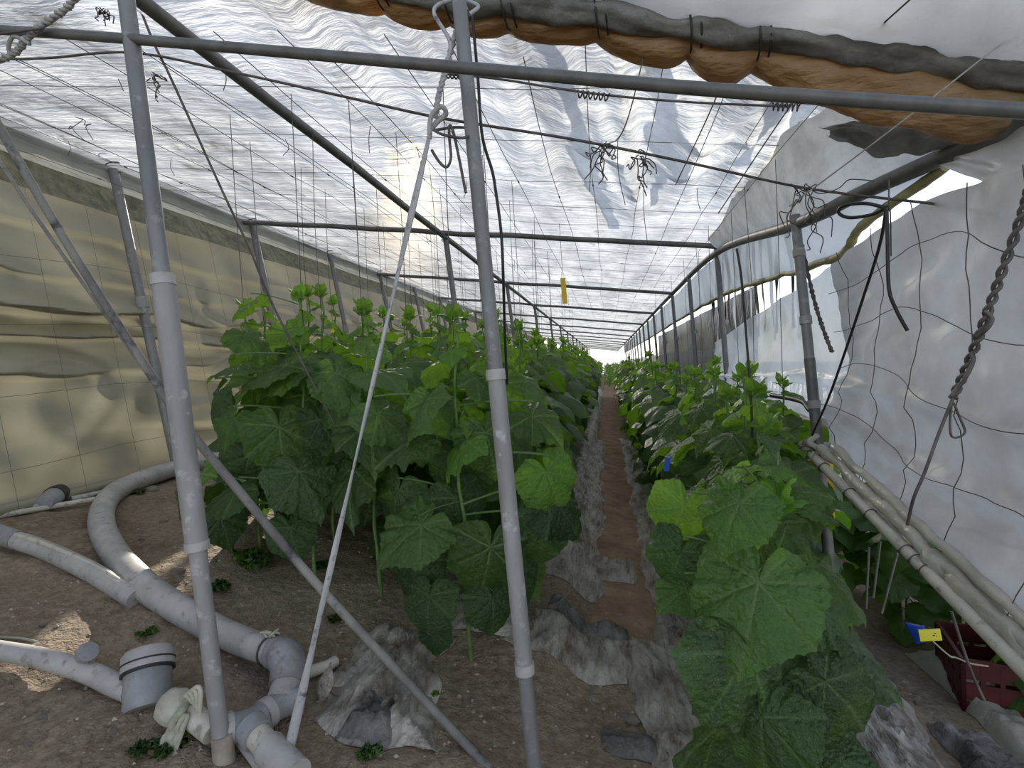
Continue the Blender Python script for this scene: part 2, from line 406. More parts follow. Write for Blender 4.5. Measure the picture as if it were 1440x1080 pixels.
for k, (pts, wd, lab) in enumerate(((((840, 70), (905, 105), (960, 115)), .07, 'pale film strip lying across the roof, seen just above the front crossbar'), (((858, 50), (880, 150), (895, 300)), .06, 'long film strip lying on the roof over the left wire tangle'),
        (((1085, 85), (1090, 160), (1060, 235)), .09, 'long film strip lying on the roof near the rod coil on the right'), (((720, 70), (770, 190), (850, 330)), .08, 'long film strip lying on the roof beside the middle post'),
        (((960, 60), (1000, 160), (980, 250)), .07, 'film strip lying on the roof between the two tangles and the right eave'), (((500, 25), (545, 40), (600, 20)), .06, 'short film strip lying on the roof left of the roll'), (((1010, 190), (1090, 175), (1170, 190)), .07, 'film strip lying across the roof left of the torn corner'))):
    q = cr([Vector((*RF(*p), 0)) for p in pts], 16)
    def strp(u, v):
        i = min(len(q)-2, int(u*(len(q)-1))); p = lerp(q[i], q[i+1], u*(len(q)-1)-i); t_ = (q[i+1]-q[i]).normalized(); n_ = Vector((t_.y, -t_.x, 0))
        p = p+n_*((v-.5)*wd*(1+.5*nz(u*6, k, v))+.02*nz(u*5, k, 3)); p.y = max(p.y, 1.62)
        return Vector((p.x, p.y, roofz(p.x)+.125+.015*nz(p.x*6, p.y*6, k)))
    mb = MB(); mb.grid(strp, 48, 4); tag(mb.build('film_strip', M['curtain2']), lab, 'film')
t = empty('trellis_net', (-2.85, 3, .6), 'thin twine net faintly seen in front of the khaki left wall', 'net')
for k in range(16): MB().tube([(wallx(.6)+.16, 1.4+.34*k, .55), (wallx(2.2)+.13, 1.4+.34*k, 2.3)], .0011, 4).build('vertical_twine', M['wire'], t)
for z in (.75, 1.1, 1.45, 1.8): MB().tube([(wallx(z)+.15, 1.2+.5*i, z-.03*math.sin(i*1.3)) for i in range(13)], .0011, 4).build('horizontal_twine', M['wire'], t)
# far gable
mb = MB(); mb.grid(lambda u, v: Vector((XL+(XR-XL)*u, 45.8+.05*nz(u*9, v*5, 3), -.2+(roofz(XL+(XR-XL)*u)+.2)*v)), 30, 12)
struct(mb.build('wall_back', M['roof']), 'far white film end wall', 'wall')

# left wall: dirty khaki film with sagging horizontal folds
def wl(u, v):
    y = -.8+46.8*u**1.6 if True else 0
    z0 = .50; z = z0+(2.27-z0)*v
    fold = 0
    for zc, a, dr in ((.86, .05, .30), (1.20, .10, .26), (1.42, .06, .16), (1.60, .08, .2), (1.80, .035, .16), (2.05, .025, .2)):
        zz = zc+.09*nz(y*.45, zc*9, 1)+.03*nz(y*1.7, zc*5, 2)-.035*math.sin((y-3.12)*PI/1.42)**2
        t = (zz+dr-z)/dr; amp = 1.7*a*max(0, .35+1.5*nz(y*.6, zc*7, 5)+.4*(zc < 1.7))
        if 0 < t <= 1: fold += amp*t*t
        elif 1 < t < 1.14: fold += amp*(1-(t-1)/.14)**2
    lowz = sm(2.1, 1.6, z)
    fold += lowz*(.045*max(0, 1-5*abs(nz(y*.9+z*.8, z*1.5-y*.25, 31)))+.032*max(0, 1-6*abs(nz(y*1.3-z*1.6, z*2.1+y*.3, 33)))+.02*nz(y*2.6+z*3, z*2-y, 17))
    x = wallx(z)-.07+fold+.05*nz(y*1.1, z*2.2, 3)+.02*nz(y*2.5+z*2, z*6, 7)
    if v < .04: x += .08*(1-v/.04)
    return Vector((x, y, z))
mb = MB(); mb.grid(wl, 620, 130)
struct(mb.build('wall_left', M['khaki']), 'dirty khaki film side wall sagging in horizontal folds', 'wall')
mb = MB(); mb.grid(lambda u, v: Vector((wallx(2.3)-.01+.015*nz(u*80, v*3, 3), -.8+46.6*u, 2.41+.20*v+.015*nz(u*60, 4, 4)*(1-v))), 240, 4)
struct(mb.build('trim_1', M['clear']), 'clear film flap under the left eave', 'trim')

mb = MB(); mb.grid(lambda u, v: Vector((wallx(2.3)-.10+.02*nz(u*80, v*3, 5), -.8+46.6*u, 2.2+.24*v)), 240, 4)
struct(mb.build('window_1', sheet('hazy_film', (.5, .5, .46), (.7, .7, .66), 3, .3, .93, 0, .25, None, 8, .01)), 'hazy clear film band above the khaki wall', 'window')

def pole(name, a, b, r, mat, label, cat='pole', group=None, n=16, wob=0):
    pts = seg(a, b, n)
    if wob: pts = [p+Vector((wob*nz(p.x*2, p.y*2, p.z*2), wob*nz(p.y*2, p.z*2, 9), wob*nz(p.z*2, p.x*2, 4))) for p in pts]
    mb = MB(); mb.tube(pts, r, 14)
    return tag(mb.build(name, mat), label, cat, group)

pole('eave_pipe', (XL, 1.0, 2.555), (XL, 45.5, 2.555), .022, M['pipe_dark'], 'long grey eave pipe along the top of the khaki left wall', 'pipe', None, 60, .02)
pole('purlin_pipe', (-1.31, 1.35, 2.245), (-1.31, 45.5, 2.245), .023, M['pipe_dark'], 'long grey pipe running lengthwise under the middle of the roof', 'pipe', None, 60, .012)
pr = [P(1500, 148, 1.38), P(1440, 172, 1.52), P(1300, 232, 1.85), P(1200, 277, 2.15), P(1120, 315, 2.5), P(1005, 357, 4.48)]
pr += [Vector((.9, y, 1.97)) for y in (7.4, 12, 20, 30, 45.5)]
mb = MB(); mb.tube(cr(pr, 8), .026, 14); tag(mb.build('eave_pipe', M['pipe_dark']), 'grimy eave pipe along the right side, rising to the torn corner', 'pipe')

lefts = [('grey post of khaki wall nearest the camera, left edge of view', 1), ('second grey post along the khaki wall, beside the plant tops', 2), ('third grey post along the khaki wall', 3), ('fourth grey post along the khaki wall', 4)]
for k in range(14):
    y = 3.12+1.42*k; zf = g(-2.86, y)-.03
    lab = lefts[k][0] if k < 4 else 'thin grey wall post far along the khaki wall'
    t = empty('wall_post', (wallx(zf)+.09, y, zf), lab, 'post', None if k < 4 else 'far posts of the left wall')
    a = Vector((wallx(zf)+.07, y, zf)); b = Vector((wallx(2.54)+.045, y, 2.54))
    MB().tube(seg(a, b, 10), .03 if k < 2 else .026, 12).build('shaft', M['galv'], t)
    if k < 4:
        MB().tube(seg(lerp(a, b, .55), lerp(a, b, .585), 2), .034, 12).build('joint_ring', M['sleeve'], t)
        MB().tube(cr([b+Vector((.04*math.cos(c), .04*math.sin(c), -.02+.01*c)) for c in [i*.6 for i in range(22)]], 2), .004, 6).build('wire_tie', M['wire'], t)

for k in range(14):
    y = 4.48+2.9*k; names = ['nearest crossbar spanning the roof behind the front posts', 'second crossbar spanning the roof, level with the yellow trap', 'third crossbar spanning the roof beyond the yellow trap']
    a = Vector((XL+.02, y-.03, 2.535)); b = Vector((XR+.01, y-.03, 1.955))
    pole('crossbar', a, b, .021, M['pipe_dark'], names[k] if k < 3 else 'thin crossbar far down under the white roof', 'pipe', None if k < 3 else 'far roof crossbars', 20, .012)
    t = empty('middle_post', (-1.30, y+.03, g(-1.3, y)), ['middle post under the lengthwise roof pipe, rising from leaves behind the strap', 'second middle post, behind the right front post'][k] if k < 2 else 'thin middle post far down the bed', 'post', None if k < 2 else 'far middle posts')
    a = Vector((-1.14, y+.03, g(-1.3, y)-.05)); b = Vector((-1.31, y+.03, 2.235))
    MB().tube(seg(a, b, 6), .024, 12).build('shaft', M['galv'], t)
    MB().tube(cr([b+Vector((.035*math.cos(c), .035*math.sin(c), -.03+.004*c)) for c in [i*.6 for i in range(22)]], 2), .004, 6).build('wire_tie', M['wire'], t)

# right posts
fp = G(1181, 925); tp = P(1118, 303, 2.47)
t = empty('wall_post', fp, 'slim grey post of the right side, beside the curtain edge with yellow traps', 'post')
MB().tube(seg(fp-Vector((0, 0, .06)), lerp(fp, tp, .66), 8), .021, 14).build('lower_tube', M['pipe_dark'], t)
MB().tube(seg(lerp(fp, tp, .55), tp, 8), .0195, 14).build('upper_tube', M['galv'], t)
for q in (.545, .74, .9): MB().tube(seg(lerp(fp, tp, q), lerp(fp, tp, q+.018), 2), .024, 14).build('joint_ring', M['sleeve'], t)
rl = ['second grey post of the right side, at the near crossbar end', 'third grey post of the right side, before the dark gap']
for k in range(16):
    y = 4.48+1.45*k; zf = g(.97, y)
    t = empty('wall_post', (.97, y, zf), rl[k] if k < 2 else 'thin grey post far along the right side', 'post', None if k < 2 else 'far posts of the right side')
    MB().tube(seg((.975, y, zf-.05), (.885, y, 1.98), 6), .021, 12).build('shaft', M['galv'], t)
    if k < 4: MB().tube(seg((.93, y, 1.36), (.93, y, 1.39), 2), .025, 12).build('joint_ring', M['sleeve'], t)

# ------------------------------------------------------------------ front posts and bars
fp = G(316, 1066); dp = P(176, -14, fp.y+.05)
t = empty('front_post', fp, 'thick grey sleeved post at front left standing beside the pipes', 'post')
def at(q): return lerp(fp, dp, q)
MB().tube(seg(fp-Vector((0, 0, .05)), at(.28), 8), .0205, 16).build('lower_tube', M['sleeve'], t)
MB().tube(seg(at(.272), at(.62), 12), .0265, 16).build('middle_sleeve', M['sleeve'], t)
MB().tube(seg(at(.6), at(1.06), 12), .0195, 16).build('upper_tube', M['galv'], t)
MB().tube(seg(at(.612), at(.626), 2), .0285, 16).build('joint_ring', M['pvc'], t)
MB().tube(seg(at(.268), at(.279), 2), .0285, 16).build('joint_ring', M['pvc'], t)
MB().tube(seg(fp-Vector((0, 0, .03)), at(.03), 2), lambda q: .027-.003*q, 16).build('foot_collar', M['stone'], t)
LP0, LP1 = fp.copy(), dp.copy()

fp2 = G(757, 1135); dp2 = P(647, 14, fp2.y+.09)
t = empty('front_post', fp2, 'grey post in the middle foreground reaching the rolled roof sheet', 'post')
def at2(q): return lerp(fp2, dp2, q)
MB().tube(seg(fp2-Vector((0, 0, .05)), at2(.18), 6), .0185, 16).build('lower_tube', M['galv'], t)
MB().tube(seg(at2(.165), at2(.535), 12), .0215, 16).build('middle_sleeve', M['sleeve'], t)
MB().tube(seg(at2(.52), at2(1.02), 12), .0185, 16).build('upper_tube', M['galv'], t)
MB().tube(seg(at2(.527), at2(.54), 2), .0245, 16).build('joint_ring', M['pvc'], t)
MB().tube(seg(at2(.163), at2(.176), 2), .0245, 16).build('joint_ring', M['pvc'], t)

BY = 1.20
bar = [P(-60, 38, BY), P(185, 55, BY), P(648, 95, BY), P(1000, 126, BY), P(1440, 156, BY), P(1560, 163, BY)]
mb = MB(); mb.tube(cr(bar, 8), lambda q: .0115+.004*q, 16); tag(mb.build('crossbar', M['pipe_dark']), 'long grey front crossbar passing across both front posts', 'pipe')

# bent weathered brace from the upper left to the ground
bp = [P(-60, 75, 1.36), P(0, 180, 1.37), P(60, 285, 1.38), P(130, 400, 1.40), P(200, 508, 1.41), P(262, 600, 1.41), P(340, 695, 1.41), P(440, 815, 1.41), P(560, 945, 1.40), P(640, 1030, 1.385)]
e = G(690, 1083); bp.append(e)
mb = MB(); mb.tube(cr(bp, 6), lambda q: .0125, 12); tag(mb.build('brace_pole', M['bamboo']), 'weathered bent brace pole slanting from upper left down to the soil', 'pole')
bp2 = [P(-40, 165, 1.42), P(0, 228, 1.42), P(60, 318, 1.42), P(150, 445, 1.43), P(235, 565, 1.43), P(262, 598, 1.435)]
mb = MB(); mb.tube(cr(bp2, 6), .0055, 8); tag(mb.build('thin_cane', M['bamboo']), 'thin dark cane running just under the bent brace pole', 'cane')

# pale strap with loop and knot
sb = G(399, 1088); st = P(604, 190, 1.33)
t = empty('guy_strap', sb, 'pale twisted strap tied to middle post and stretched down to the ground', 'strap')
path = seg(sb, st, 60)
def strapr(q): return .0085+.0022*math.sin(q*23)+.002*math.sin(q*9+1)
mb = MB()
tw = 9
vs = []; sgm = 10
for i, p in enumerate(path):
    q = i/60; a0 = q*tw; rr = strapr(q)
    tt = (st-sb).normalized(); u = tt.cross(Vector((0, 1, 0))).normalized(); ww = tt.cross(u)
    for k in range(sgm):
        c = 2*PI*k/sgm; x = math.cos(c)*rr; y = math.sin(c)*rr*.5
        vs.append(p+u*(x*math.cos(a0*.33)-y*math.sin(a0*.33))+ww*(x*math.sin(a0*.33)+y*math.cos(a0*.33)))
fs = [(i*sgm+k, i*sgm+(k+1) % sgm, (i+1)*sgm+(k+1) % sgm, (i+1)*sgm+k) for i in range(60) for k in range(sgm)]
mb.add(vs, fs); mb.build('strap', M['strap'], t)
lp = cr([P(604, 195, 1.33), P(606, 165, 1.325), P(620, 150, 1.32), P(627, 160, 1.335), P(614, 172, 1.34), P(606, 182, 1.335)], 8)
MB().tube(lp, .0065, 8).build('knot', M['strap'], t)
rp = cr([P(612, 165, 1.33), P(618, 130, 1.33), P(628, 95, 1.335), P(640, 50, 1.36), P(655, 12, 1.38)], 8)
MB().tube(helix(rp, .004, 9), .0052, 8).build('upper_rope', M['strap'], t)
MB().tube(helix(rp, .004, 9, PI), .0052, 8).build('upper_rope', M['strap'], t)
MB().tube(cr([P(624, 100, 1.32), P(633, 60, 1.33), P(610, 15, 1.36), P(640, 0, 1.37), P(672, 8, 1.38), P(660, 20, 1.36)], 8), .005, 8).build('upper_rope', M['strap'], t)

# black wire hook and loop hanging beside the middle post
t = empty('wire_hook', P(650, 270, 1.32), 'bent dark wire hook and flat loop hanging beside the middle post', 'hook')
MB().tube(cr([P(612, 183, 1.31), P(640, 179, 1.36), P(660, 181, 1.37), P(664, 188, 1.34), P(650, 194, 1.30), P(625, 190, 1.29), P(611, 184, 1.305)], 8), .0035, 8).build('loop', M['wire'], t)
MB().tube(cr([P(607, 211, 1.32), P(618, 228, 1.32), P(628, 235, 1.32), P(634, 222, 1.32), P(632, 195, 1.32), P(632, 177, 1.32), P(637, 184, 1.32), P(645, 220, 1.32), P(655, 271, 1.32)], 8), .0036, 8).build('hook', M['wire'], t)

def cable(name, pts, r, mat, label, cat='cable', group=None, sgm=8, twist=0, turns=10):
    c = cr(pts, 8); mb = MB()
    if twist:
        mb.tube(helix(c, twist, turns), r, sgm); mb.tube(helix(c, twist, turns, PI), r, sgm)
    else: mb.tube(c, r, sgm)
    return tag(mb.build(name, mat), label, cat, group)
cable('cord', [P(664, 20, 1.45), P(672, 110, 1.45), P(678, 190, 1.45), P(692, 240, 1.46), P(697, 268, 1.46), P(705, 330, 1.47), P(708, 400, 1.5), P(710, 470, 1.6), P(713, 540, 1.7)], .0042, M['black'], 'dark knotted cord hanging down along the middle post', 'cord')
cable('cord', [P(185, -20, 1.6), P(214, 55, 1.6), P(238, 105, 1.62), P(270, 175, 1.65), P(318, 280, 1.7), P(352, 352, 1.75), P(382, 425, 1.8), P(430, 520, 1.85), P(480, 615, 1.9), P(520, 690, 1.95)], .0042, M['wire'], 'taut dark cord slanting from upper left into the left leaves', 'cord')
cable('rope', [P(118, -20, 1.15), P(95, 10, 1.16), P(60, 35, 1.17), P(38, 55, 1.18), P(18, 76, 1.19), P(-30, 95, 1.2)], .0055, M['rope'], 'thick twisted grey rope in the top left corner', 'rope', None, 8, .005, 14)
cable('rope', [P(42, 62, 1.175), P(30, 55, 1.17), P(18, 52, 1.17), P(12, 66, 1.18), P(16, 80, 1.19)], .005, M['rope'], 'grey rope loop knotted round the thick corner rope', 'rope')
cable('wire', [P(60, 40, 1.16), P(0, 48, 1.16), P(-40, 55, 1.16)], .003, M['wire'], 'short wire tying the corner rope to the front crossbar', 'wire')
# cross cables near the front
CC = [P(-60, 84, 1.62), P(60, 82, 1.62), P(185, 74, 1.6), P(330, 102, 1.58), P(480, 135, 1.56), P(620, 166, 1.54), P(800, 195, 1.6), P(960, 227, 1.7), P(1130, 264, 1.9), P(1300, 285, 1.7), P(1440, 298, 1.5), P(1520, 305, 1.4)]
cable('cross_cable', CC, .0042, M['wire'], 'dark cable strung across the greenhouse just behind the front posts', 'cable')
cable('wire_rod', [P(622, 104, 1.5), P(700, 111, 1.5), P(830, 131, 1.52), P(960, 143, 1.55), P(1110, 150, 1.6)], .0032, M['wire'], 'thin rod just below the front crossbar with coiled ends', 'rod')
for a, b, Y in (((812, 132), (856, 137), 1.52), ((1085, 150), (1125, 151), 1.6), ((622, 104), (655, 107), 1.49)):
    mb = MB(); mb.tube(helix(seg(P(*a, Y), P(*b, Y), 60), .009, 6), .0024, 6)
    tag(mb.build('wire_coil', M['wire']), {812: 'wire coil on the thin rod, middle of the three below the front crossbar', 1085: 'wire coil at the right end of the thin rod', 622: 'wire coil at the left end of the thin rod beside the strap'}[a[0]], 'coil')
# wire tangles on the cross cable
for (px, py, Y, n, s, lab) in ((848, 205, 1.62, 9, .024, 'tangle of wire ends on the cross cable, left one of two in the roof middle'), (897, 222, 1.66, 8, .022, 'tangle of wire ends on the cross cable, right one of two in the roof middle'), (1130, 262, 1.9, 10, .045, 'large wire tangle at the head of the right slim post'), (215, 108, 1.6, 6, .02, 'small wire coil beside the left front post'), (148, 15, 1.5, 7, .014, 'knot of wire ends at the top left beside the thick post'), (108, 160, 2.2, 2, .04, 'loose wire ends hanging left of the thick post')):
    c = P(px, py, Y); mb = MB()
    for i in range(n):
        a = R(0, 6.3); p0 = c+Vector((R(-s, s), R(-s, s), R(-s, s)))*.4
        pts = [p0]
        for j in range(5): pts.append(pts[-1]+Vector((R(-s, s), R(-s, s), R(-1.5*s, .6*s))))
        mb.tube(cr(pts, 5), .0018, 5)
    tag(mb.build('wire_tangle', M['wire']), lab, 'wire')

# roof wires: lengthwise and across
for k in range(21):
    x = -3.05+.19*k+R(-.03, .03)
    pts = [Vector((x+.03*nz(y*.6, k, 1), y, roofz(x)-.035-.05*abs(nz(y*.9, k, 4))-(.03 if k % 3 else .10))) for y in [1.55+.45*i for i in range(40)]]
    mb = MB(); mb.tube(pts, .0016, 5)
    for i in range(3, 20, 3):
        for dz in (0,): mb.tube([pts[i]+Vector((0, -.01, 0)), pts[i]+Vector((0, .01, 0))], .004, 6)
    tag(mb.build('roof_wire', M['wire']), 'thin dark wire running lengthwise under the white roof', 'wire', 'lengthwise roof wires')
for k in range(26):
    y = 2.05+.46*k+R(-.1, .1)
    pts = [Vector((x, y+.02*nz(x*2, k, 2), roofz(x)-.03-.03*abs(nz(x*1.3, k, 6)))) for x in [XL+.02+.2*i for i in range(21)]]
    mb = MB(); mb.tube(pts, .0014, 5)
    tag(mb.build('roof_wire', M['wire']), 'thin dark wire running across under the white roof', 'wire', 'crosswise roof wires')
for k, (px, py, ln) in enumerate(((95, 185, .08), (165, 92, .05), (240, 210, .1), (400, 180, .08), (520, 160, .12), (585, 190, .1), (730, 365, .12), (868, 170, .3), (905, 235, .35), (830, 190, .2), (600, 310, .14), (655, 240, .1), (315, 75, .08), (980, 250, .12))):
    q_ = RF(px, py); p = Vector((q_[0], min(q_[1], 5.5), roofz(q_[0])-.02)); mb = MB()
    mb.tube(cr([p, p+Vector((R(-.01, .01), R(-.02, .02), -ln*.5)), p+Vector((R(-.02, .02), 0, -ln))], 5), .0018, 5)
    tag(mb.build('wire_end', M['wire']), 'short loose wire end dangling below the roof wires', 'wire', 'dangling wire ends')
for (a, b, c2, Y, lab) in (((925, -10), (880, 175), (850, 205), 1.62, 'thin cord from the roll down to the left wire tangle'), ((1060, -15), (1010, 130), (950, 260), 1.75, 'thin cord slanting left from the middle of the roll'), ((1190, 55), (1118, 140), (1010, 300), 1.8, 'thin cord slanting from the sagging rust film down left'), ((1460, 20), (1250, 185), (1110, 290), 1.5, 'long pale cord slanting from the right edge across the front crossbar'), ((1290, -10), (1240, 35), (1210, 62), 1.42, 'short cord over the white bag at top right')):
    cable('cord', [P(*a, Y-.1), P(*b, Y), P(*c2, Y+.3)], .002, M['wire'] if 'pale' not in lab else M['rope'], lab, 'cord', None, 6)

# ------------------------------------------------------------------ rolled roof sheet at the front edge
RY = 1.53
pp = [P(300, -75, RY), P(470, -28, RY), P(560, -8, RY), P(660, 8, RY), P(800, 20, RY), P(960, 43, RY), P(1200, 74, RY), P(1440, 116, RY), P(1540, 128, RY)]
pc = cr(pp, 24); NP = len(pc)-1
t = empty('rolled_roof_sheet', pc[NP//2]-Vector((0, 0, .1)), 'rolled up roof film on a pole along the front edge, rust coloured belly below', 'roll')
MB().tube(pc, .024, 14).build('pole', M['tarp'], t)
def ellipse_roll(cen, ry, rz, n=22, jag=0, key=1):
    mb = MB(); vs = []; ns = len(cen)
    for i, c in enumerate(cen):
        for k in range(n):
            a = 2*PI*k/n; q = Vector((0, math.cos(a)*ry[i], math.sin(a)*rz[i]))
            d = 1+jag*(nz(c.x*7, a*1.2, key)+.5*nz(c.x*17, a*2.2, key+4))
            vs.append(c+q*d)
    fs = [(i*n+k, i*n+(k+1) % n, (i+1)*n+(k+1) % n, (i+1)*n+k) for i in range(ns-1) for k in range(n)]
    fs.append(tuple(range(n))); fs.append(tuple((ns-1)*n+k for k in range(n)))
    mb.add(vs, fs); return mb
kn = [0, .20, .335, .42, .53, .63, .68, .90, 1.0]      # where ties pinch the film
def pinch(q):
    for a, b in zip(kn, kn[1:]):
        if a <= q <= b: return max(.0, math.sin(PI*(q-a)/(b-a)))**.6
    return 0
qs = [i/NP for i in range(NP+1)]
dep = [(.030+.05*sm(.5, .8, q)+.02*sm(.85, 1, q))*(.35+.65*pinch(q)) for q in qs]
cen = [pc[i]+Vector((0, .035, -.012-dep[i]*.75)) for i in range(NP+1)]
ellipse_roll(cen, [.03+.35*d for d in dep], dep, 24, .26, 3).build('rust_film_belly', M['orange'], t)['label'] = 'rust coloured sagging film'
top = [(.018+.10*sm(.50, .80, q))*(.55+.45*pinch(q)) for q in qs]
i0 = int(.3*NP)
cen = [pc[i]+Vector((0, -.03-top[i]*.4, .015+top[i]*.85)) for i in range(i0, NP+1)]
ellipse_roll(cen, [.03+.7*d for d in top[i0:]], top[i0:], 24, .32, 8).build('white_film_bag', M['white'], t)['label'] = 'billowing white film'
dk = [.012+.02*pinch(q)*sm(.1, .4, q) for q in qs]
cen = [pc[i]+Vector((0, -.02, -.004)) for i in range(NP+1)]
ellipse_roll(cen, [.034+.02*d for d in dk], [.018+.5*d for d in dk], 18, .55, 5).build('grimy_wrap', M['tarp'], t)['label'] = 'grimy dark film wrapped on the pole'
for q in kn[1:-1]:
    p = pc[int(q*NP)]
    MB().tube([p+Vector((.004*c, .055*math.cos(c), .05*math.sin(c)-.005)) for c in [i*.35 for i in range(38)]], .0028, 6).build('tie', M['black'], t)

# torn doubled film under the front bar at right, its shade put into a dark colour
def corner(u, v):
    a = [P(1150, 178, 1.9), P(1230, 168, 1.8), P(1330, 172, 1.7), P(1470, 150, 1.5)]
    b = [P(1165, 192, 1.95), P(1240, 222, 1.86), P(1330, 212, 1.75), P(1470, 205, 1.52)]
    s = u*3; i = min(2, int(s)); f = s-i
    top_ = lerp(a[i], a[i+1], f); bot = lerp(b[i], b[i+1], f)
    p = lerp(top_, bot, v); k = math.sin(PI*v)
    return p+Vector((.01*nz(u*9, v*3, 2), -.04*k+.02*nz(u*8, v*6, 5), -.012*k+.012*nz(u*12, v*2, 7)))
mb = MB(); mb.grid(corner, 50, 16)
tag(mb.build('torn_film', M['tarp']), 'torn film hanging under the front crossbar near the right corner, shade coloured in', 'film')
def corner2(u, v):
    a = [P(1290, 120, 1.62), P(1360, 125, 1.6), P(1440, 130, 1.52), P(1510, 140, 1.45)]
    b = [P(1250, 160, 1.72), P(1330, 178, 1.7), P(1440, 200, 1.58), P(1510, 205, 1.48)]
    s = u*3; i = min(2, int(s)); f = s-i
    p = lerp(lerp(a[i], a[i+1], f), lerp(b[i], b[i+1], f), v)
    return p+Vector((0, .03*nz(u*6, v*5, 3), .015*nz(u*9, v*4, 8)))
mb = MB(); mb.grid(corner2, 40, 14)
tag(mb.build('torn_film', M['tarp']), 'folded film between the roll and the crossbar at the right edge, shade coloured in', 'film')  # dark colour stands for shade in the folded film
# shaded doubled film lying beside the right eave
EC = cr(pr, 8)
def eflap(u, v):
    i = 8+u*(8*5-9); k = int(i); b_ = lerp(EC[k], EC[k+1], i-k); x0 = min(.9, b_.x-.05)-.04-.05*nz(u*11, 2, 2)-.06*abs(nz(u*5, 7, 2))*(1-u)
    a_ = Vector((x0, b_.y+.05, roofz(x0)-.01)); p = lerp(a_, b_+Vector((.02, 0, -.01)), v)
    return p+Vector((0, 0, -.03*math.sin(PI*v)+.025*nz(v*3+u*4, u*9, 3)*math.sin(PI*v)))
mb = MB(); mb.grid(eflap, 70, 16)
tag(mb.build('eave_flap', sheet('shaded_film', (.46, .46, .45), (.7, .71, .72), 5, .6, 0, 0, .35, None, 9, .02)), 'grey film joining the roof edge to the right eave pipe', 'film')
def cfilm(u, v):
    a = [P(1296, 226, 1.8), P(1370, 196, 1.62), P(1440, 172, 1.45), P(1520, 160, 1.3)]
    b = [P(1300, 232, 1.8), P(1368, 258, 1.6), P(1440, 252, 1.42), P(1520, 245, 1.28)]
    s_ = u*3; i = min(2, int(s_)); p = lerp(lerp(a[i], a[i+1], s_-i), lerp(b[i], b[i+1], s_-i), v)
    return p+Vector((.03+.02*nz(u*5, v*4, 3), 0, .01*nz(u*8, v*5, 6)))
mb = MB(); mb.grid(cfilm, 30, 12)
tag(mb.build('corner_film', M['curtain']), 'pale film piece filling the upper right corner above the curtain', 'film')
# ------------------------------------------------------------------ right side curtains
TA = P(1130, 628, 2.40); TB = P(1440, 942, 1.32); TC = P(1530, 1034, 1.18)
tops = [P(1168, 372, 2.36), P(1240, 319, 1.95), P(1330, 270, 1.62), P(1440, 238, 1.32), P(1600, 200, 1.05)]
tc_ = cr(tops, 20)
def curt(u, v):
    tq = tc_[min(len(tc_)-1, int(u*(len(tc_)-1)))]; f = u*(len(tc_)-1)-int(u*(len(tc_)-1))
    tq = lerp(tq, tc_[min(len(tc_)-1, int(u*(len(tc_)-1))+1)], f)
    bq = lerp(TA+Vector((.085, -.02, .0)), TC+Vector((.075, .02, .02)), u)
    p = lerp(tq, bq, v)
    k = math.sin(PI*v)
    d = .05*nz(u*3, v*3, 1)+.028*nz(u*6+v*3, v*5-u*2, 5)*1.1+.012*nz(u*15, v*13, 9)
    # gathered creases running to the ties along the tube
    d += .03*sm(.62, 1, v)*nz(u*13-v*3, v*1.5, 11)
    d += .035*math.exp(-((v-.80-.05*math.sin(u*5))/.035)**2)+.02*math.exp(-((v-.66+.12*u)/.03)**2)
    d *= 1-.85*sm(.82, .97, v)
    return p+Vector((.05*k-d*1.0, -d*.35, 0))
mb = MB(); mb.grid(curt, 150, 120)
struct(mb.build('wall_right', M['curtain']), 'near grey white film side curtain on the right, gathered on a pale tube', 'wall')
t = empty('curtain_tube', TA-Vector((0, 0, .03)), 'pale tube slanting down along the bottom of the right film curtain', 'tube')
MB().tube(seg(TA-(TB-TA)*.02, TC, 20), .0175, 14).build('tube', M['pvcc'], t)
for q in (.06, .16, .33, .45, .62, .66, .7):
    c = lerp(TA, TB, q); d = (TB-TA).normalized(); u = d.cross(Vector((0, 0, 1))).normalized(); ww = d.cross(u)
    MB().tube([c+u*.0195*math.cos(a)+ww*.0195*math.sin(a)+d*.0012*a for a in [i*.4 for i in range(20)]], .002, 5).build('tie', M['wire'], t)
t = empty('gathered_film', lerp(TA, TC, .5), 'cream gathered film bunched above the pale tube', 'film')
for i, (o, r, q0, q1, s) in enumerate(((Vector((.03, -.01, .03)), .022, .06, 1.0, 1), (Vector((.045, -.01, .065)), .018, .12, 1.0, 2), (Vector((.03, .0, .0)), .018, .25, 1.0, 3), (Vector((.035, -.01, .015)), .034, .58, 1.05, 4))):
    pts = [lerp(TA, TC, q0+(q1-q0)*j/40)+o+Vector((.012*nz(j*.25, s, 1), .01*nz(j*.3, s, 2), .016*nz(j*.28, s, 3))) for j in range(41)]
    mb = MB(); mb.tube(pts, (lambda s, r: lambda q: r*(.75+.45*abs(nz(q*9, s, 4))+.3*nz(q*4, s, 7)))(s, r), 16)
    mb.build('fold', M['cream'], t)
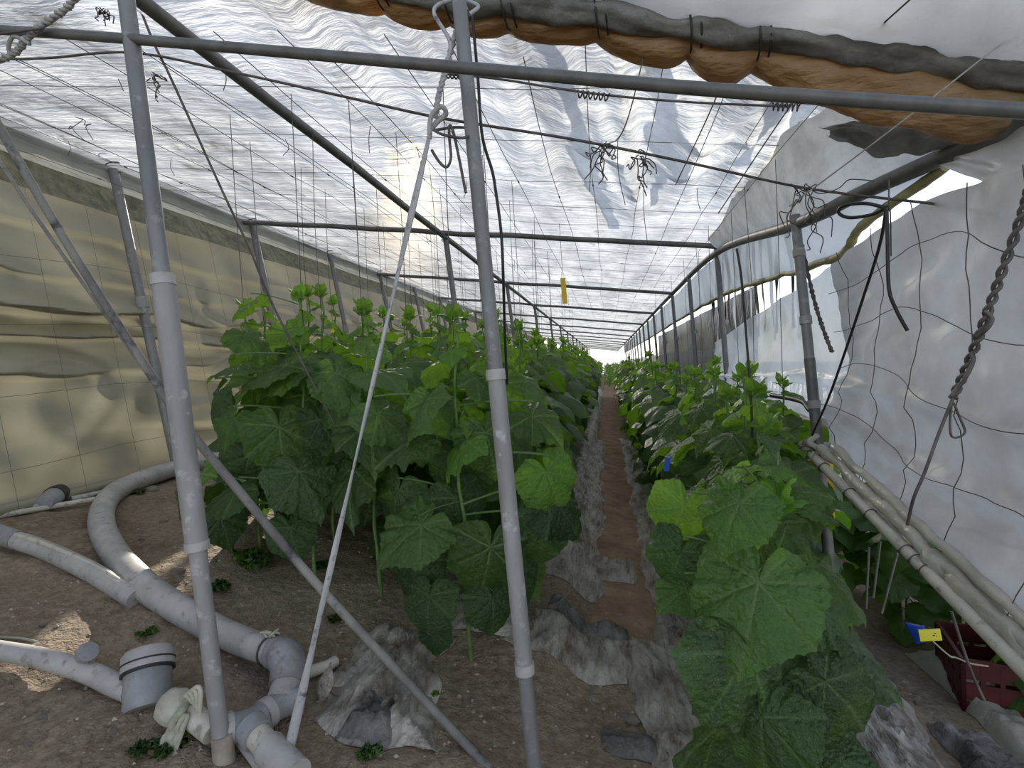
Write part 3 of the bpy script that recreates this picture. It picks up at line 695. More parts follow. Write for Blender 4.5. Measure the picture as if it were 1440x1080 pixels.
# knot where the tube meets the slim post
t = empty('film_knot', P(1140, 640, 2.42), 'bundle of pale film and pipe stub tied at the slim right post', 'bundle')
MB().tube(seg(P(1130, 622, 2.36), P(1167, 627, 2.36), 4), .014, 12).build('pipe_stub', M['sleeve'], t)
MB().tube(cr([P(1150, 612, 2.34), P(1138, 622, 2.33), P(1150, 632, 2.33), P(1142, 640, 2.34), P(1156, 645, 2.36), P(1176, 648, 2.4), P(1190, 668, 2.35), P(1196, 690, 2.3)], 6), lambda q: .011+.012*abs(math.sin(q*8))*q, 10).build('film_twist', M['cream'], t)
MB().tube(cr([P(1135+12*math.cos(a), 630+7*math.sin(a)+a, 2.33+.02*math.sin(a)) for a in [i*.7 for i in range(20)]], 3), .0025, 6).build('wire_tie', M['wire'], t)

# far right curtain (thin film from its sagging top cord to a rolled bottom)
ft = cr([P(1000, 482, 4.95), P(1060, 440, 3.6), P(1110, 408, 2.9), P(1165, 373, 2.5), P(1215, 345, 2.2)], 12)
fb = cr([P(985, 552, 5.0), P(1050, 570, 3.7), P(1110, 585, 3.0), P(1165, 602, 2.62), P(1215, 618, 2.3)], 12)
def fcurt(u, v):
    s = u*(len(ft)-1); i = min(len(ft)-2, int(s)); f = s-i
    p = lerp(lerp(ft[i], ft[i+1], f), lerp(fb[i], fb[i+1], f), v)
    d = .035*nz(u*4, v*3, 21)+.02*nz(u*9+v*5, v*4, 22)+.045*math.exp(-((v-.68-.05*nz(u*5, 1, 1))/.03)**2)*.7
    return p+Vector((.03+.03*math.sin(PI*v)-d, 0, 0))
mb = MB(); mb.grid(fcurt, 90, 50)
struct(mb.build('wall_right.001', M['curtain2']), 'thin bluish film curtain farther along the right side', 'wall')
mb = MB(); mb.tube([p+Vector((.02, 0, .012*nz(i*.3, 2, 2))) for i, p in enumerate(fb)], lambda q: .022+.012*nz(q*11, 3, 3), 12)
tag(mb.build('rolled_film', M['cream']), 'pale rolled film along the bottom of the farther right curtain', 'roll')
cable('hose', [P(930, 566, 7), P(1000, 568, 4.6), P(1060, 572, 3.5), P(1110, 581, 3.05)], .014, M['pvc'], 'grey pipe running just below the rolled film on the right', 'pipe')
cable('hose', [P(1085, 556, 3.2), P(1110, 560, 3.0), P(1130, 566, 2.85), P(1140, 577, 2.75), P(1162, 581, 2.62)], .013, M['black'], 'short black hose lying on the rolled film behind the slim post', 'hose')
# continuation of the right side far down
def farw(u, v):
    y = 5.0+40.5*u*u; return Vector((1.02+.03*nz(y, v*3, 2), y, -.15+1.35*v+.05*nz(y*.6, 3, 3)))
mb = MB(); mb.grid(farw, 80, 14); struct(mb.build('wall_right.002', M['curtain2']), 'white film side wall far along the right', 'wall')
# strip hanging below the right eave with a yellowed lower hem
eh = cr([P(1310, 228, 1.82), P(1200, 280, 2.17), P(1120, 318, 2.52), P(1005, 360, 4.5), Vector((.92, 7.4, 1.95)), Vector((.92, 14, 1.95)), Vector((.92, 30, 1.95))], 14)
el = cr([P(1318, 234, 1.82), P(1205, 318, 2.17), P(1150, 370, 2.55), P(1020, 412, 4.5), Vector((.95, 7.4, 1.62)), Vector((.95, 14, 1.6)), Vector((.95, 30, 1.6))], 14)
def strip(u, v):
    s = u*(len(eh)-1); i = min(len(eh)-2, int(s)); f = s-i
    p = lerp(lerp(eh[i], eh[i+1], f), lerp(el[i], el[i+1], f), v)
    return p+Vector((.02+.02*nz(p.y*3, v*2, 4), 0, .02*nz(p.y*4, 1, 1)*v))
mb = MB(); mb.grid(strip, 130, 8); struct(mb.build('trim_2', M['curtain2']), 'white film strip hanging below the right eave pipe', 'trim')
mb = MB(); mb.tube([p+Vector((.02, 0, .02*nz(p.y*4, 1, 1))) for p in el], lambda q: .016+.008*nz(q*40, 2, 2), 10)
tag(mb.build('hem_roll', solid('yellowed_hem', (.22, .2, .08), (.42, .39, .22), 9, .6, 0, .004)), 'yellowed rolled hem of the film strip below the right eave', 'roll')
# black and white strips hanging in the gap
for k in range(15):
    y = 3.05+.17*k+R(-.03, .03); x = 1.02+R(-.02, .02); z1 = 1.97; z0 = 1.22+R(-.06, .05); wd = R(.05, .1); s = R(0, 9); sl = R(-.06, .06)
    mb = MB(); mb.grid(lambda u, v: Vector((x+.02*nz(v*3, u, s), y+(u-.5)*wd*(1-.3*v)+sl*v+.03*nz(v*4, s, 2), z1+(z0-z1)*v)), 3, 12)
    mb.build('film_strip', M['blackfilm'] if k % 3 else M['white'], None)
    o = COL.objects[-1]; tag(o, ('narrow black film strip' if k % 3 else 'narrow white film strip')+' hanging in the gap above the farther right curtain', 'strip', 'black film strips in the right gap' if k % 3 else 'white film strips in the right gap')
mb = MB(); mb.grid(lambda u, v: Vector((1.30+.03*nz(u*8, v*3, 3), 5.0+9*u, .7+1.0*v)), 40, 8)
tag(mb.build('shade_stand_in', M['blackfilm']), 'added black sheet standing for shade behind the posts far along the right side', 'sheet')  # only shade lies here; the black sheet is added to draw it

# trellis net over the near curtain
t = empty('trellis_net', curt(.35, .5), 'wide meshed net of thin grey twine stretched over the right curtain', 'net')
for u0 in (.09, .24, .42, .60, .80):
    pts = [curt(u0+.015*nz(v*4, u0*9, 1), v)+Vector((-.035, -.01, 0)) for v in [i/24 for i in range(25)]]
    MB().tube(pts, .0014, 5).build('vertical_twine', M['wire'], t)
for v0 in (.14, .34, .55, .78):
    pts = [curt(u, v0+.02*nz(u*6, v0*7, 2)+.03*math.sin(u*9+v0*5))+Vector((-.036, -.01, 0)) for u in [i/40 for i in range(41)]]
    MB().tube(pts, .0014, 5).build('horizontal_twine', M['wire'], t)
# twisted wire rope in front of the curtain
rp = [P(1450, 255, 1.16), P(1436, 305, 1.16), P(1408, 385, 1.17), P(1385, 450, 1.18), P(1362, 510, 1.19), P(1340, 560, 1.2)]
t = empty('twisted_cable', P(1280, 735, 1.25), 'thick twisted wire rope with open loops hanging before the right curtain', 'cable')
c = cr(rp, 14)
MB().tube(helix(c, .0052, 9), .0042, 7).build('strand', M['wire'], t); MB().tube(helix(c, .0052, 9, PI), .0042, 7).build('strand', M['wire'], t)
MB().tube(cr([P(1384, 437, 1.17), P(1395, 448, 1.165), P(1388, 462, 1.165), P(1374, 474, 1.18)], 6), .004, 7).build('loop', M['wire'], t)
MB().tube(cr([P(1364, 497, 1.18), P(1368, 510, 1.175), P(1355, 535, 1.18), P(1338, 556, 1.19)], 6), .0038, 7).build('loop', M['wire'], t)
MB().tube(cr([P(1340, 560, 1.2), P(1320, 610, 1.2), P(1300, 665, 1.2), P(1285, 700, 1.21), P(1276, 738, 1.24)], 6), .0032, 7).build('tail', M['wire'], t)
MB().tube(cr([P(1339, 562, 1.2), P(1336, 590, 1.2), P(1338, 613, 1.2), P(1350, 614, 1.2), P(1357, 606, 1.2), P(1350, 588, 1.2), P(1341, 566, 1.2)], 6), .0022, 6).build('wire_loop', M['wire'], t)
cable('cable', [P(1247, 290, 1.5), P(1237, 345, 1.6), P(1215, 415, 1.75), P(1190, 490, 1.9), P(1165, 560, 2.05), P(1142, 612, 2.25)], .0042, M['black'], 'black cable slanting down before the curtain to the slim post', 'cable')
cable('cable', [P(1247, 292, 1.48), P(1248, 340, 1.48), P(1250, 405, 1.48), P(1260, 435, 1.48), P(1276, 465, 1.48)], .0045, M['black'], 'short black cable end dangling before the curtain', 'cable')
cable('cable', [P(1245, 292, 1.49), P(1215, 286, 1.55), P(1185, 290, 1.6), P(1180, 300, 1.62), P(1195, 306, 1.6), P(1225, 302, 1.54), P(1247, 292, 1.5)], .0045, M['black'], 'black cable loop hanging below the right eave', 'cable')
cable('cable', [P(1250, 252, 1.5), P(1250, 290, 1.5), P(1252, 300, 1.5), P(1253, 360, 1.55)], .0018, M['wire'], 'thin wire beside the dangling black cable end', 'wire')
cable('cable', [P(1036, 350, 2.1), P(1043, 395, 2.05), P(1050, 480, 2.0), P(1056, 560, 1.95), P(1058, 615, 1.95)], .0042, M['black'], 'black cable hanging straight down over the right plants', 'cable')
cable('vine_twine', [P(1128, 345, 2.6), P(1142, 410, 2.55), P(1155, 455, 2.5), P(1170, 495, 2.45)], .006, M['wire'], 'dark twisted twine beside the head of the slim right post', 'twine', None, 7, .005, 9)

# ------------------------------------------------------------------ outside right: net fence, neighbour tunnel, crate
t = empty('net_fence', (1.55, 4.5, -.3), 'white wire net fence outside below the farther curtain', 'fence')
mb = MB()
for i in range(40): mb.tube([(1.55, 2.8+.1*i, -.28), (1.55, 2.8+.1*i, .85)], .003, 5)
for i in range(12): mb.tube([(1.55, 2.8, -.25+.1*i), (1.55, 6.8, -.25+.1*i)], .003, 5)
mb.build('wire_mesh', M['galv'], t)
for y in (3.0, 4.4, 5.8): MB().tube([(1.57, y, -.35), (1.57, y, .95)], .016, 8).build('fence_post', M['galv'], t)
mb = MB(); mb.grid(lambda u, v: Vector((2.3+.9*(1-math.cos(v*PI/2))+.03*nz(u*40, v*3, 3), 1.8+14*u, -.4+1.35*math.sin(v*PI/2)+.02*nz(u*50, v*5, 6))), 140, 14)
tag(mb.build('low_tunnel', M['white']), 'white film tunnel of the neighbouring plot behind the net fence', 'tunnel')

# ------------------------------------------------------------------ mulch film
def film(name, x0, x1, y0, y1, mat, label, key, amp=.035, rag=.12, lift=.02, step=.03, maxy=None):
    nu = max(6, int((x1-x0)/step)); nv = max(8, int((y1-y0)/step))
    def fn(u, v):
        y = y0+(y1-y0)*v; e0 = x0+rag*nz(y*2.2, key, 1)+.4*rag*nz(y*9, key, 5); e1 = x1+rag*nz(y*2.0, key, 9)+.4*rag*nz(y*8, key, 3)
        x = e0+(e1-e0)*u
        yy = y+rag*.6*nz(x*5, key, 4)*(1 if v in (0, 1) else 0)
        wx = x+.05*nz(x*4, y*4, key+8); wy = y+.05*nz(y*4, x*4, key+2)
        cr_ = amp*.36*((1-abs(nz(wx*9+wy*2, wy*2.2, key))*2.4)+.7*(1-abs(nz(wx*21-wy*4, wy*5, key+3))*2.4)+.8*(1-abs(nz(wx*40+wy*9, wy*8, key+5))*2.4))
        ed = min(1, 5*min(u, 1-u, (v*(y1-y0))/.35*1.2, ((1-v)*(y1-y0))/.35*1.2))
        cr_ = max(cr_, -.6*lift)
        return Vector((x, yy, g(x, yy)+.003+(lift+cr_)*ed))
    mb = MB(); mb.grid(fn, nu, nv)
    return tag(mb.build(name, mat), label, 'plastic film')
film('mulch_film', -.34, -.08, 2.45, 7.5, M['mulch'], 'grey mulch film strip along the left edge of the aisle', 1, .03, .06, .012, .022)
film('mulch_film', -.36, -.17, 7.5, 20, M['mulch'], 'grey mulch film far along the left edge of the aisle', 2, .03, .06, .012, .1)
film('mulch_film', .15, .42, 2.0, 8, M['mulch'], 'crumpled mulch film along the right edge of the aisle', 3, .035, .05, .012, .022)
film('mulch_film', .04, .30, 1.3, 2.15, M['mulch'], 'brownish pleated mulch film beside the nearest right plant', 4, .04, .08, .012, .011)
film('mulch_film', -.40, .06, 1.84, 2.12, M['mulch'], 'pale torn mulch film crossing in front of the middle post', 5, .025, .12, .012, .011)
film('mulch_film', -.84, -.54, 1.32, 1.82, M['mulch'], 'silvery crumpled mulch film between the pale strap and the brace pole', 6, .05, .12, .014, .010)
film('mulch_film', -1.22, -.86, 2.45, 2.85, M['mulch'], 'dusty mulch film under the plants right of the pale strap', 7, .05, .1, .014, .015)
film('mulch_film', -.66, -.36, 1.86, 2.2, M['mulch'], 'grey mulch film around the foot of the plant left of the middle post', 17, .04, .1, .012, .012)
film('mulch_film', -.16, .10, 2.72, 3.0, M['mulch'], 'pale mulch film flap lying across the aisle', 13, .03, .06, .014, .015)
film('mulch_film', -.26, .05, 2.12, 2.24, M['mulchd'], 'black folded mulch film edge across the aisle', 8, .05, .05, .014, .011)
film('mulch_film', .62, .98, 1.5, 2.5, M['mulch'], 'torn silvery mulch film around the slim right post foot', 9, .05, .12, .014, .014)
film('mulch_film', 1.0, 1.2, 1.55, 2.0, M['mulchd'], 'dark crumpled film left of the beige ridge at lower right', 10, .06, .08, .02, .012)
film('mulch_film', 1.22, 1.38, 1.45, 2.55, M['cream'], 'beige film ridge in front of the red crate', 11, .04, .04, .03, .014)
film('mulch_film', -.76, -.60, 1.30, 1.5, M['mulchd'], 'black film scraps beside the cream outlet pipe', 12, .05, .06, .02, .010)
film('mulch_film', .20, .34, 2.25, 2.33, M['mulchd'], 'short black film strip at the right edge of the aisle', 21, .02, .03, .03, .011)
film('mulch_film', -.05, .12, 1.5, 1.62, M['mulchd'], 'small dark film scrap on the near soil between middle post and right plant', 23, .03, .06, .012, .010)
# ------------------------------------------------------------------ pipes on the ground
r = .047
hp = [G(395, 920, .10), G(345, 903, .075), G(300, 883, r), G(245, 852, r), G(200, 820, r), G(163, 780, r), G(144, 742, r), G(146, 712, r), G(165, 690, r), G(205, 672, r), G(262, 655, r), G(345, 638, r), G(430, 624, r)]
t = empty('water_hose', G(245, 852), 'big pale curved hose from the khaki wall to the pipe elbow', 'hose')
hc = cr(hp, 10)
MB().tube(hc, lambda q: .041+.012*min(1, q*2), 18).build('hose', M['pvc'], t)
d = (hc[0]-hc[6]).normalized(); u = d.cross(Vector((0, 0, 1))).normalized(); ww = d.cross(u)
MB().tube([hc[3]+u*.044*math.cos(a)+ww*.044*math.sin(a) for a in [i*.4 for i in range(17)]], .0035, 6).build('wire_clamp', M['wire'], t)
mb = MB()
for i in range(7):
    p = hc[3]-ww*.044 if (hc[3]-ww*.044).z > hc[3].z else hc[3]+ww*.044
    mb.tube(cr([p+Vector((R(-.012, .012), R(-.01, .01), 0)), p+Vector((R(-.02, .02), R(-.015, .015), .012)), p+Vector((R(-.03, .03), R(-.015, .015), R(.0, .02)))], 3), .004, 5)
mb.build('knotted_cloth', M['cloth'], t)
# elbow, manifold
t = empty('pipe_manifold', G(395, 1010), 'grey elbow and tee pipe junction at the foot of the big hose', 'pipe fitting')
e0 = hc[0]; j = G(398, 985, .045); e1 = P(401, 958, (e0.y+j.y)/2)
MB().tube(cr([e0-d*.03, e0+d*.01, P(398, 922, e0.y-.02), P(404, 938, e0.y-.035), P(402, 962, e0.y-.045)], 8), .047, 18).build('elbow', M['pvcd'], t)
EB = G(403, 962, .06); K = G(396, 990, .045); L_ = G(350, 1018, .045); L2 = G(300, 1030, .045); RR = G(428, 984, .05)
MB().tube(cr([e0-d*.03, e0+d*.01, P(400, 921, e0.y-.015), P(407, 936, (e0.y+EB.y)/2+.01), EB], 8), .047, 18).build('elbow', M['pvcd'], t)
MB().tube(seg(EB, K, 4), lambda q: .040+.004*q, 18).build('riser', M['pvc'], t)
MB().tube(cr([RR, K, L_, L2], 6), .036, 18).build('tee', M['pvcd'], t)
for a, b in ((lerp(K, L_, .35), lerp(K, L_, .6)), (lerp(L_, L2, .5), lerp(L_, L2, .8))):
    MB().tube(seg(a, b, 2), .040, 18).build('collar', M['pvc'], t)
D0 = G(352, 1022, .05); D1 = G(378, 1052, .05); D2 = G(416, 1092, .05)
MB().tube(seg(D0, lerp(D0, D1, .45), 3), .040, 18).build('collar', M['pvcd'], t)
MB().tube(seg(D0, D1, 4), .031, 18).build('outlet_pipe', M['pvcc'], t)['label'] = 'cream outlet pipe'
MB().tube(seg(D1, D2, 4), .039, 18).build('outlet_socket', M['pvc'], t)
C0 = L2; C1 = G(266, 1003, .06); ym = C1.y+.06
MB().tube(seg(C0, C1, 4), .029, 18).build('side_pipe', M['pvcc'], t)
# cloth cap tied on the side pipe
t = empty('cloth_cap', P(245, 1030, ym-.05), 'dirty cloth bag tied over the open pipe end with a hanging rag', 'cloth')
C2 = G(238, 990, .075); mb = MB(); vs = []
ax = (C2-C1).normalized(); u = ax.cross(Vector((0, 0, 1))).normalized(); ww = ax.cross(u)
def prof(q): return .034+.012*math.sin(q*PI*.9)
rows = [(q, prof(q)) for q in [i/9 for i in range(10)]]+[(1.1, .03), (1.16, .015), (1.18, .002)]
for q, rr in rows:
    for k in range(18):
        a = 2*PI*k/18; n_ = 1+.13*nz(a*2, q*4, 3); vs.append(lerp(C1, C2, q*1.15)+u*math.cos(a)*rr*n_+ww*math.sin(a)*rr*n_)
fs = [(i*18+k, i*18+(k+1) % 18, (i+1)*18+(k+1) % 18, (i+1)*18+k) for i in range(len(rows)-1) for k in range(18)]
mb.add(vs, fs); mb.build('cap', M['cloth'], t)
mb = MB()
for i in range(6):
    a0 = i*1.05
    mb.tube(cr([lerp(C1, C2, .12)+(u*math.cos(a0+s*.8)+ww*math.sin(a0+s*.8))*(.040+.008*math.sin(s*3+i)) + ax*R(-.008, .008) for s in range(4)], 5), lambda q: .007+.004*math.sin(q*9), 7)
mb.build('tie_band', M['clothg'], t)
def rag(u_, v):
    p = lerp(P(262, 1000, ym-.085), P(238, 1050, ym-.1), v)
    return p+Vector(((u_-.5)*(.035+.03*v), .012*nz(u_*6, v*4, 2)-.008, .006*nz(u_*5, v*7, 8)))
mb = MB(); mb.grid(rag, 12, 14)
rg = mb.build('rag_tail', M['clothg'], t); rg.modifiers.new('thick', 'SOLIDIFY').thickness = .004
mb = MB()
for i in range(4): mb.tube(cr([P(255, 985, ym-.09), P(262+6*i, 978-4*i, ym-.1), P(272+3*i, 988+5*i, ym-.1)], 5), .006, 7)
mb.build('knot', M['cloth'], t)

# second hose and valve line at left
t = empty('water_hose', G(110, 795), 'pale double ridged hose passing under the big curved hose', 'hose')
MB().tube(cr([G(-40, 735, .04), G(0, 752, .04), G(60, 772, .04), G(120, 800, .04), G(170, 829, .034), G(192, 842, .03)], 8), .036, 16).build('hose', M['pvc'], t)
MB().tube(cr([G(20, 752, .065), G(60, 764, .07), G(120, 790, .07), G(165, 815, .065), G(188, 830, .06)], 8), .010, 10).build('ridge_pipe', M['pvcc'], t)
MB().tube(cr([G(-60, 728, .04), G(0, 752, .04), G(25, 760, .04)], 6), .040, 16).build('dark_sleeve', M['pvcd'], t)
t = empty('valve_pipe', G(90, 940), 'pale pipe at lower left ending in a loose grey drum fitting', 'pipe')
vp = [G(-60, 906, .035), G(0, 915, .035), G(60, 926, .036), G(120, 944, .036), G(160, 962, .036), G(185, 972, .04)]
MB().tube(cr(vp, 8), lambda q: .026+.004*q, 16).build('pipe', M['pvc'], t)
c = P(122, 918, vp[3].y); a = Vector((.8, -.25, .55)).normalized()
MB().tube([c-a*.012, c+a*.012], .026, 20).build('ring_cap', M['pvcd'], t)
t = empty('drum_fitting', G(208, 975), 'grey ribbed drum shaped pipe fitting lying on the soil', 'pipe fitting')
c = G(208, 957, .06); a = (P(190, 935, c.y+.03)-P(222, 980, c.y-.03)).normalized()
a = Vector((-.35, .45, .75)).normalized()
MB().tube([c-a*.070, c-a*.06, c+a*.03], lambda q: .058 if q > .1 else .053, 26).build('body', M['pvcd'], t)
MB().tube([c+a*.028, c+a*.042, c+a*.070, c+a*.080], lambda q: .065 if q < .8 else .056, 26).build('screw_ring', M['pvc'], t)
MB().tube([c+a*.044, c+a*.048], .0665, 26).build('groove_band', M['black'], t)
MB().tube([c+a*.020, c+a*.025], .0655, 26).build('groove_band', M['black'], t)
# thin pipes along the wall foot
cable('pipe', [G(-40, 733, .02), G(40, 718, .02), G(110, 706, .02), G(165, 697, .02)], .014, M['pvcc'], 'thin cream pipe on the ground along the khaki wall', 'pipe')
cable('pipe', [G(-40, 722, .03), G(0, 716, .03), G(35, 712, .03), G(52, 710, .03)], .024, M['pvc'], 'pale broken pipe end at left below the khaki wall', 'pipe')
cable('pipe', [G(100, 702, .02), G(135, 695, .025), G(180, 684, .02)], .016, M['pvc'], 'short pale pipe beside the nearest wall post foot', 'pipe')
cable('film_hem', [Vector((-2.84, y, g(-2.84, y)+.03)) for y in (1.6, 2.2, 2.7, 3.2, 3.9, 4.8, 6)], .03, M['khaki'], 'rolled khaki hem at the foot of the left wall', 'roll')
t = empty('bottle', G(72, 706), 'grey bottle with black base lying against the khaki wall', 'bottle')
a0 = G(62, 708, .045); b0 = G(85, 692, .05)
MB().tube(seg(a0, lerp(a0, b0, .6), 4), lambda q: .036+.012*q, 16).build('body', M['pvcd'], t)
MB().tube(seg(lerp(a0, b0, .58), b0, 4), lambda q: .052-.008*q*q, 16).build('black_base', M['black'], t)
cable('pipe', [G(330, 906, .025), G(370, 925, .03), G(410, 948, .03), G(455, 938, .03), G(472, 930, .03)], .018, M['pvcc'], 'pale thin pipe tucked under the big hose elbow', 'pipe')
cable('pipe', [G(335, 1040, .01), G(352, 1062, .01), G(372, 1090, .01)], .012, M['pvc'], 'short pale pipe stub on the soil left of the cream outlet', 'pipe')
cable('dry_stalk', [G(-20, 895, .01), G(30, 898, .012), G(60, 904, .01), G(85, 898, .008)], .004, M['cloth'], 'dry straw stalk on the soil above the lower left pipe', 'stalk')
# grey leaf-like scrap standing by the strap
def scrap(u, v):
    p = lerp(G(450, 990, .0), G(466, 930, .12), v); wd = .024*math.sin(PI*min(.98, v+.06))
    return p+Vector(((u-.5)*2*wd, -.01*math.sin(PI*u)+.006*nz(u*4, v*6, 2), 0))
mb = MB(); mb.grid(scrap, 6, 14); o = mb.build('film_scrap', M['mulch']); tag(o, 'grey curled scrap of film standing beside the pale strap', 'plastic film')

# ------------------------------------------------------------------ stones, gravel, weeds
def stone_mesh(key, s):
    mb = MB(); vs = []; n, m_ = 10, 7
    for i in range(m_+1):
        th = PI*i/m_
        for k in range(n):
            a = 2*PI*k/n; d = Vector((math.sin(th)*math.cos(a), math.sin(th)*math.sin(a), math.cos(th)))
            rr = s*(1+.5*noise.noise(d*1.3+Vector((key, 0, 0)))); vs.append(Vector((d.x*rr*1.2, d.y*rr, d.z*rr*.65)))
    fs = [(i*n+k, i*n+(k+1) % n, (i+1)*n+(k+1) % n, (i+1)*n+k) for i in range(m_) for k in range(n)]
    mb.add(vs, fs); return mb
stones = [stone_mesh(k*3.7, 1).mesh('stone', M['stone'], False) for k in range(6)]
for k, (px, py, s, lab) in enumerate(((477, 975, .028, 'tan stone beside the grey film scrap'), (425, 945, .012, None), (655, 990, .014, None), (890, 1015, .02, 'pale stone in the near aisle soil'), (870, 1010, .012, None), (905, 1045, .014, None), (830, 975, .012, None), (800, 1010, .009, None), (775, 1040, .01, None), (720, 1030, .009, None), (640, 1060, .012, None), (250, 805, .022, None), (200, 760, .014, None), (230, 735, .018, None), (60, 880, .012, None), (120, 990, .012, None), (60, 1010, .011, None), (300, 790, .012, None), (200, 800, .012, None), (215, 690, .03, 'flat stone on the soil beside the big hose'), (40, 1050, .012, None), (160, 1030, .01, None), (1260, 960, .014, None), (1290, 990, .012, None), (690, 1050, .01, None), (850, 1050, .012, None))):
    o = bpy.data.objects.new('stone', stones[k % 6]); COL.objects.link(o); p = G(px, py, 0, g); o.location = p+Vector((0, 0, s*.25)); o.scale = (s, s, s); o.rotation_euler = (R(-.3, .3), R(-.3, .3), R(0, 6))
    tag(o, lab or 'small pale stone lying loose on the soil', 'stone', None if lab else 'small loose stones')
mb = MB()
for k in range(1500):
    x = R(-2.3, 1.1); y = R(.85, 2.6)
    if x < -1.0 and random.random() < .2: continue
    s = R(.003, .009); p = Vector((x, y, g(x, y)))
    vs = [p+Vector((s*R(.7, 1.3)*dx, s*R(.7, 1.3)*dy, s*R(.4, .8)*dz)) for dx, dy, dz in ((1, 0, 0), (0, 1, 0), (-1, 0, 0), (0, -1, 0), (0, 0, 1.2), (0, 0, -1))]
    mb.add(vs, [(0, 1, 4), (1, 2, 4), (2, 3, 4), (3, 0, 4), (1, 0, 5), (2, 1, 5), (3, 2, 5), (0, 3, 5)])
tag(mb.build('gravel', M['stone'], None, False, Vector((0, 0, 0))), 'fine gravel scattered over the soil', 'gravel', None, 'stuff')

# ------------------------------------------------------------------ cucumber plants
def outline(a, key, jag):
    """leaf outline radius by angle from the tip, degrees"""
    a = abs(a)
    tab = [(0, .88), (6, .81), (18, .71), (32, .66), (44, .655), (53, .685), (60, .65), (74, .60), (90, .585), (102, .595), (111, .61), (118, .56), (132, .48), (148, .44), (160, .38), (170, .26), (176, .10), (180, .03)]
    for (a0, r0), (a1, r1) in zip(tab, tab[1:]):
        if a <= a1: rr = r0+(r1-r0)*(a-a0)/(a1-a0); break
    return rr*(1+.05*nz(a*.09, key, 3))
VEINS = (0, 53, 109, 150)
def leaf_geo(key, na, nr, fold=.25, droop=.3, wav=.05):
    vs = [Vector((0, 0, 0))]; at_ = [1.0]; fs = []
    for j_ in range(1, nr+1):
        q = j_/nr
        for i in range(na):
            a = -180+360*i/na; rr = outline(a, key+(7 if a < 0 else 0), 1)*q
            if j_ == nr and na > 40: rr *= 1+(.018 if i % 3 == 0 else -.008)
            x = math.sin(math.radians(a))*rr; y = math.cos(math.radians(a))*rr
            dv = min((math.sin(math.radians(min(89, abs(abs(a)-v))))*rr, v) for v in VEINS); d = dv[0]; main = dv[1] != 150
            tl = math.cos(math.radians(abs(abs(a)-dv[1])))*rr
            fr = ((tl-.85*d)/.125+.37*(a > dv[1])) % 1.0; fr = min(fr, 1-fr)*.125
            side = math.exp(-(fr/.016)**2)*sm(.0, .05, d)*sm(.08, .2, tl)*(na > 40)
            z = -droop*(y*abs(y) if y > 0 else .4*y*y)-fold*(abs(x)**1.6)*.8-.022*math.exp(-(d/.03)**2)*(1 if main else .4)
            z += wav*q*q*(nz(a*.028, key, 2)*1.6+.9*nz(a*.07, key, 6))+.03*nz(x*5, y*5, key)*(na > 40)-.010*side+.012*nz(x*16, y*16, key)*(na > 40)
            vs.append(Vector((x, y, z))); at_.append(min(1, (1.0 if main else .5)*math.exp(-(d/.012)**2)*(1 if na > 40 else .3)+.10*math.exp(-(d/.05)**2)+.30*side))
    for i in range(na):
        i2 = (i+1) % na; fs.append((0, 1+i2, 1+i))
        for j_ in range(nr-1):
            a0 = 1+j_*na; fs.append((a0+i, a0+i2, a0+na+i2, a0+na+i))
    fs = [tuple(reversed(q)) for q in fs]
    return vs, fs, at_
HI = [leaf_geo(k*5.1, 120, 24, R(.25, .6), R(.25, .7), R(.08, .14)) for k in range(8)]
LO = [leaf_geo(k*3.3, 26, 3, R(.2, .6), R(.2, .6), R(.05, .1)) for k in range(6)]
def hi_mesh(k, mat):
    mb = MB(); mb.add(*HI[k]); return mb.mesh('leaf', mat)
LM = {m: [hi_mesh(k, M[m]) for k in range(8)] for m in ('leaf', 'leafd', 'leafy')}
mb = MB(); mb.tube([Vector((0, t_, .18*math.sin(PI*t_*.5))) for t_ in [i/6 for i in range(7)]], .014, 6); PET = mb.mesh('petiole', M['petiole'])

def frame(tip, nrm):
    tip = tip.normalized(); n = (nrm-nrm.dot(tip)*tip).normalized(); x = tip.cross(n)
    return Matrix((x, tip, n)).transposed()
def plan(h, nleaf, rnd, size=.21, lean=0, az0=None):
    """leaf plan of one plant: (node point, blade point, tip dir, normal, size, height share)"""
    out = []; az = az0 if az0 is not None else rnd.uniform(0, 6.28)
    for i in range(nleaf):
        q = (i+.6)/nleaf; z = h*(.10+.86*q); az += 2.4+rnd.uniform(-.4, .4)
        s = size*(.75+.35*math.sin(PI*min(1, q*1.15))) * (1 if q < .75 else 1-.62*(q-.75)/.25)*rnd.uniform(.85, 1.12)
        pl = s*rnd.uniform(.5, .8)*(1 if q < .9 else .6)
        o = Vector((math.cos(az), math.sin(az), 0))
        rise = rnd.uniform(.1, .5)
        bl = Vector((0, 0, z))+o*pl+Vector((0, 0, pl*rise))
        pit = rnd.uniform(.15, 1.25)*(1-.45*q)
        tip = o*math.cos(pit)-Vector((0, 0, math.sin(pit)))
        nrm = Vector((0, 0, 1))+o*.45+Vector((rnd.uniform(-.6, .6), rnd.uniform(-.6, .6), 0))
        out.append((Vector((0, 0, z)), bl, tip, nrm, s, q))
    return out
def stem_pts(h, rnd):
    return [Vector((.018*nz(i*.6, rnd.random()*.01+h*9, 1), .018*nz(i*.6, h*5, 3), h*i/12)) for i in range(13)]
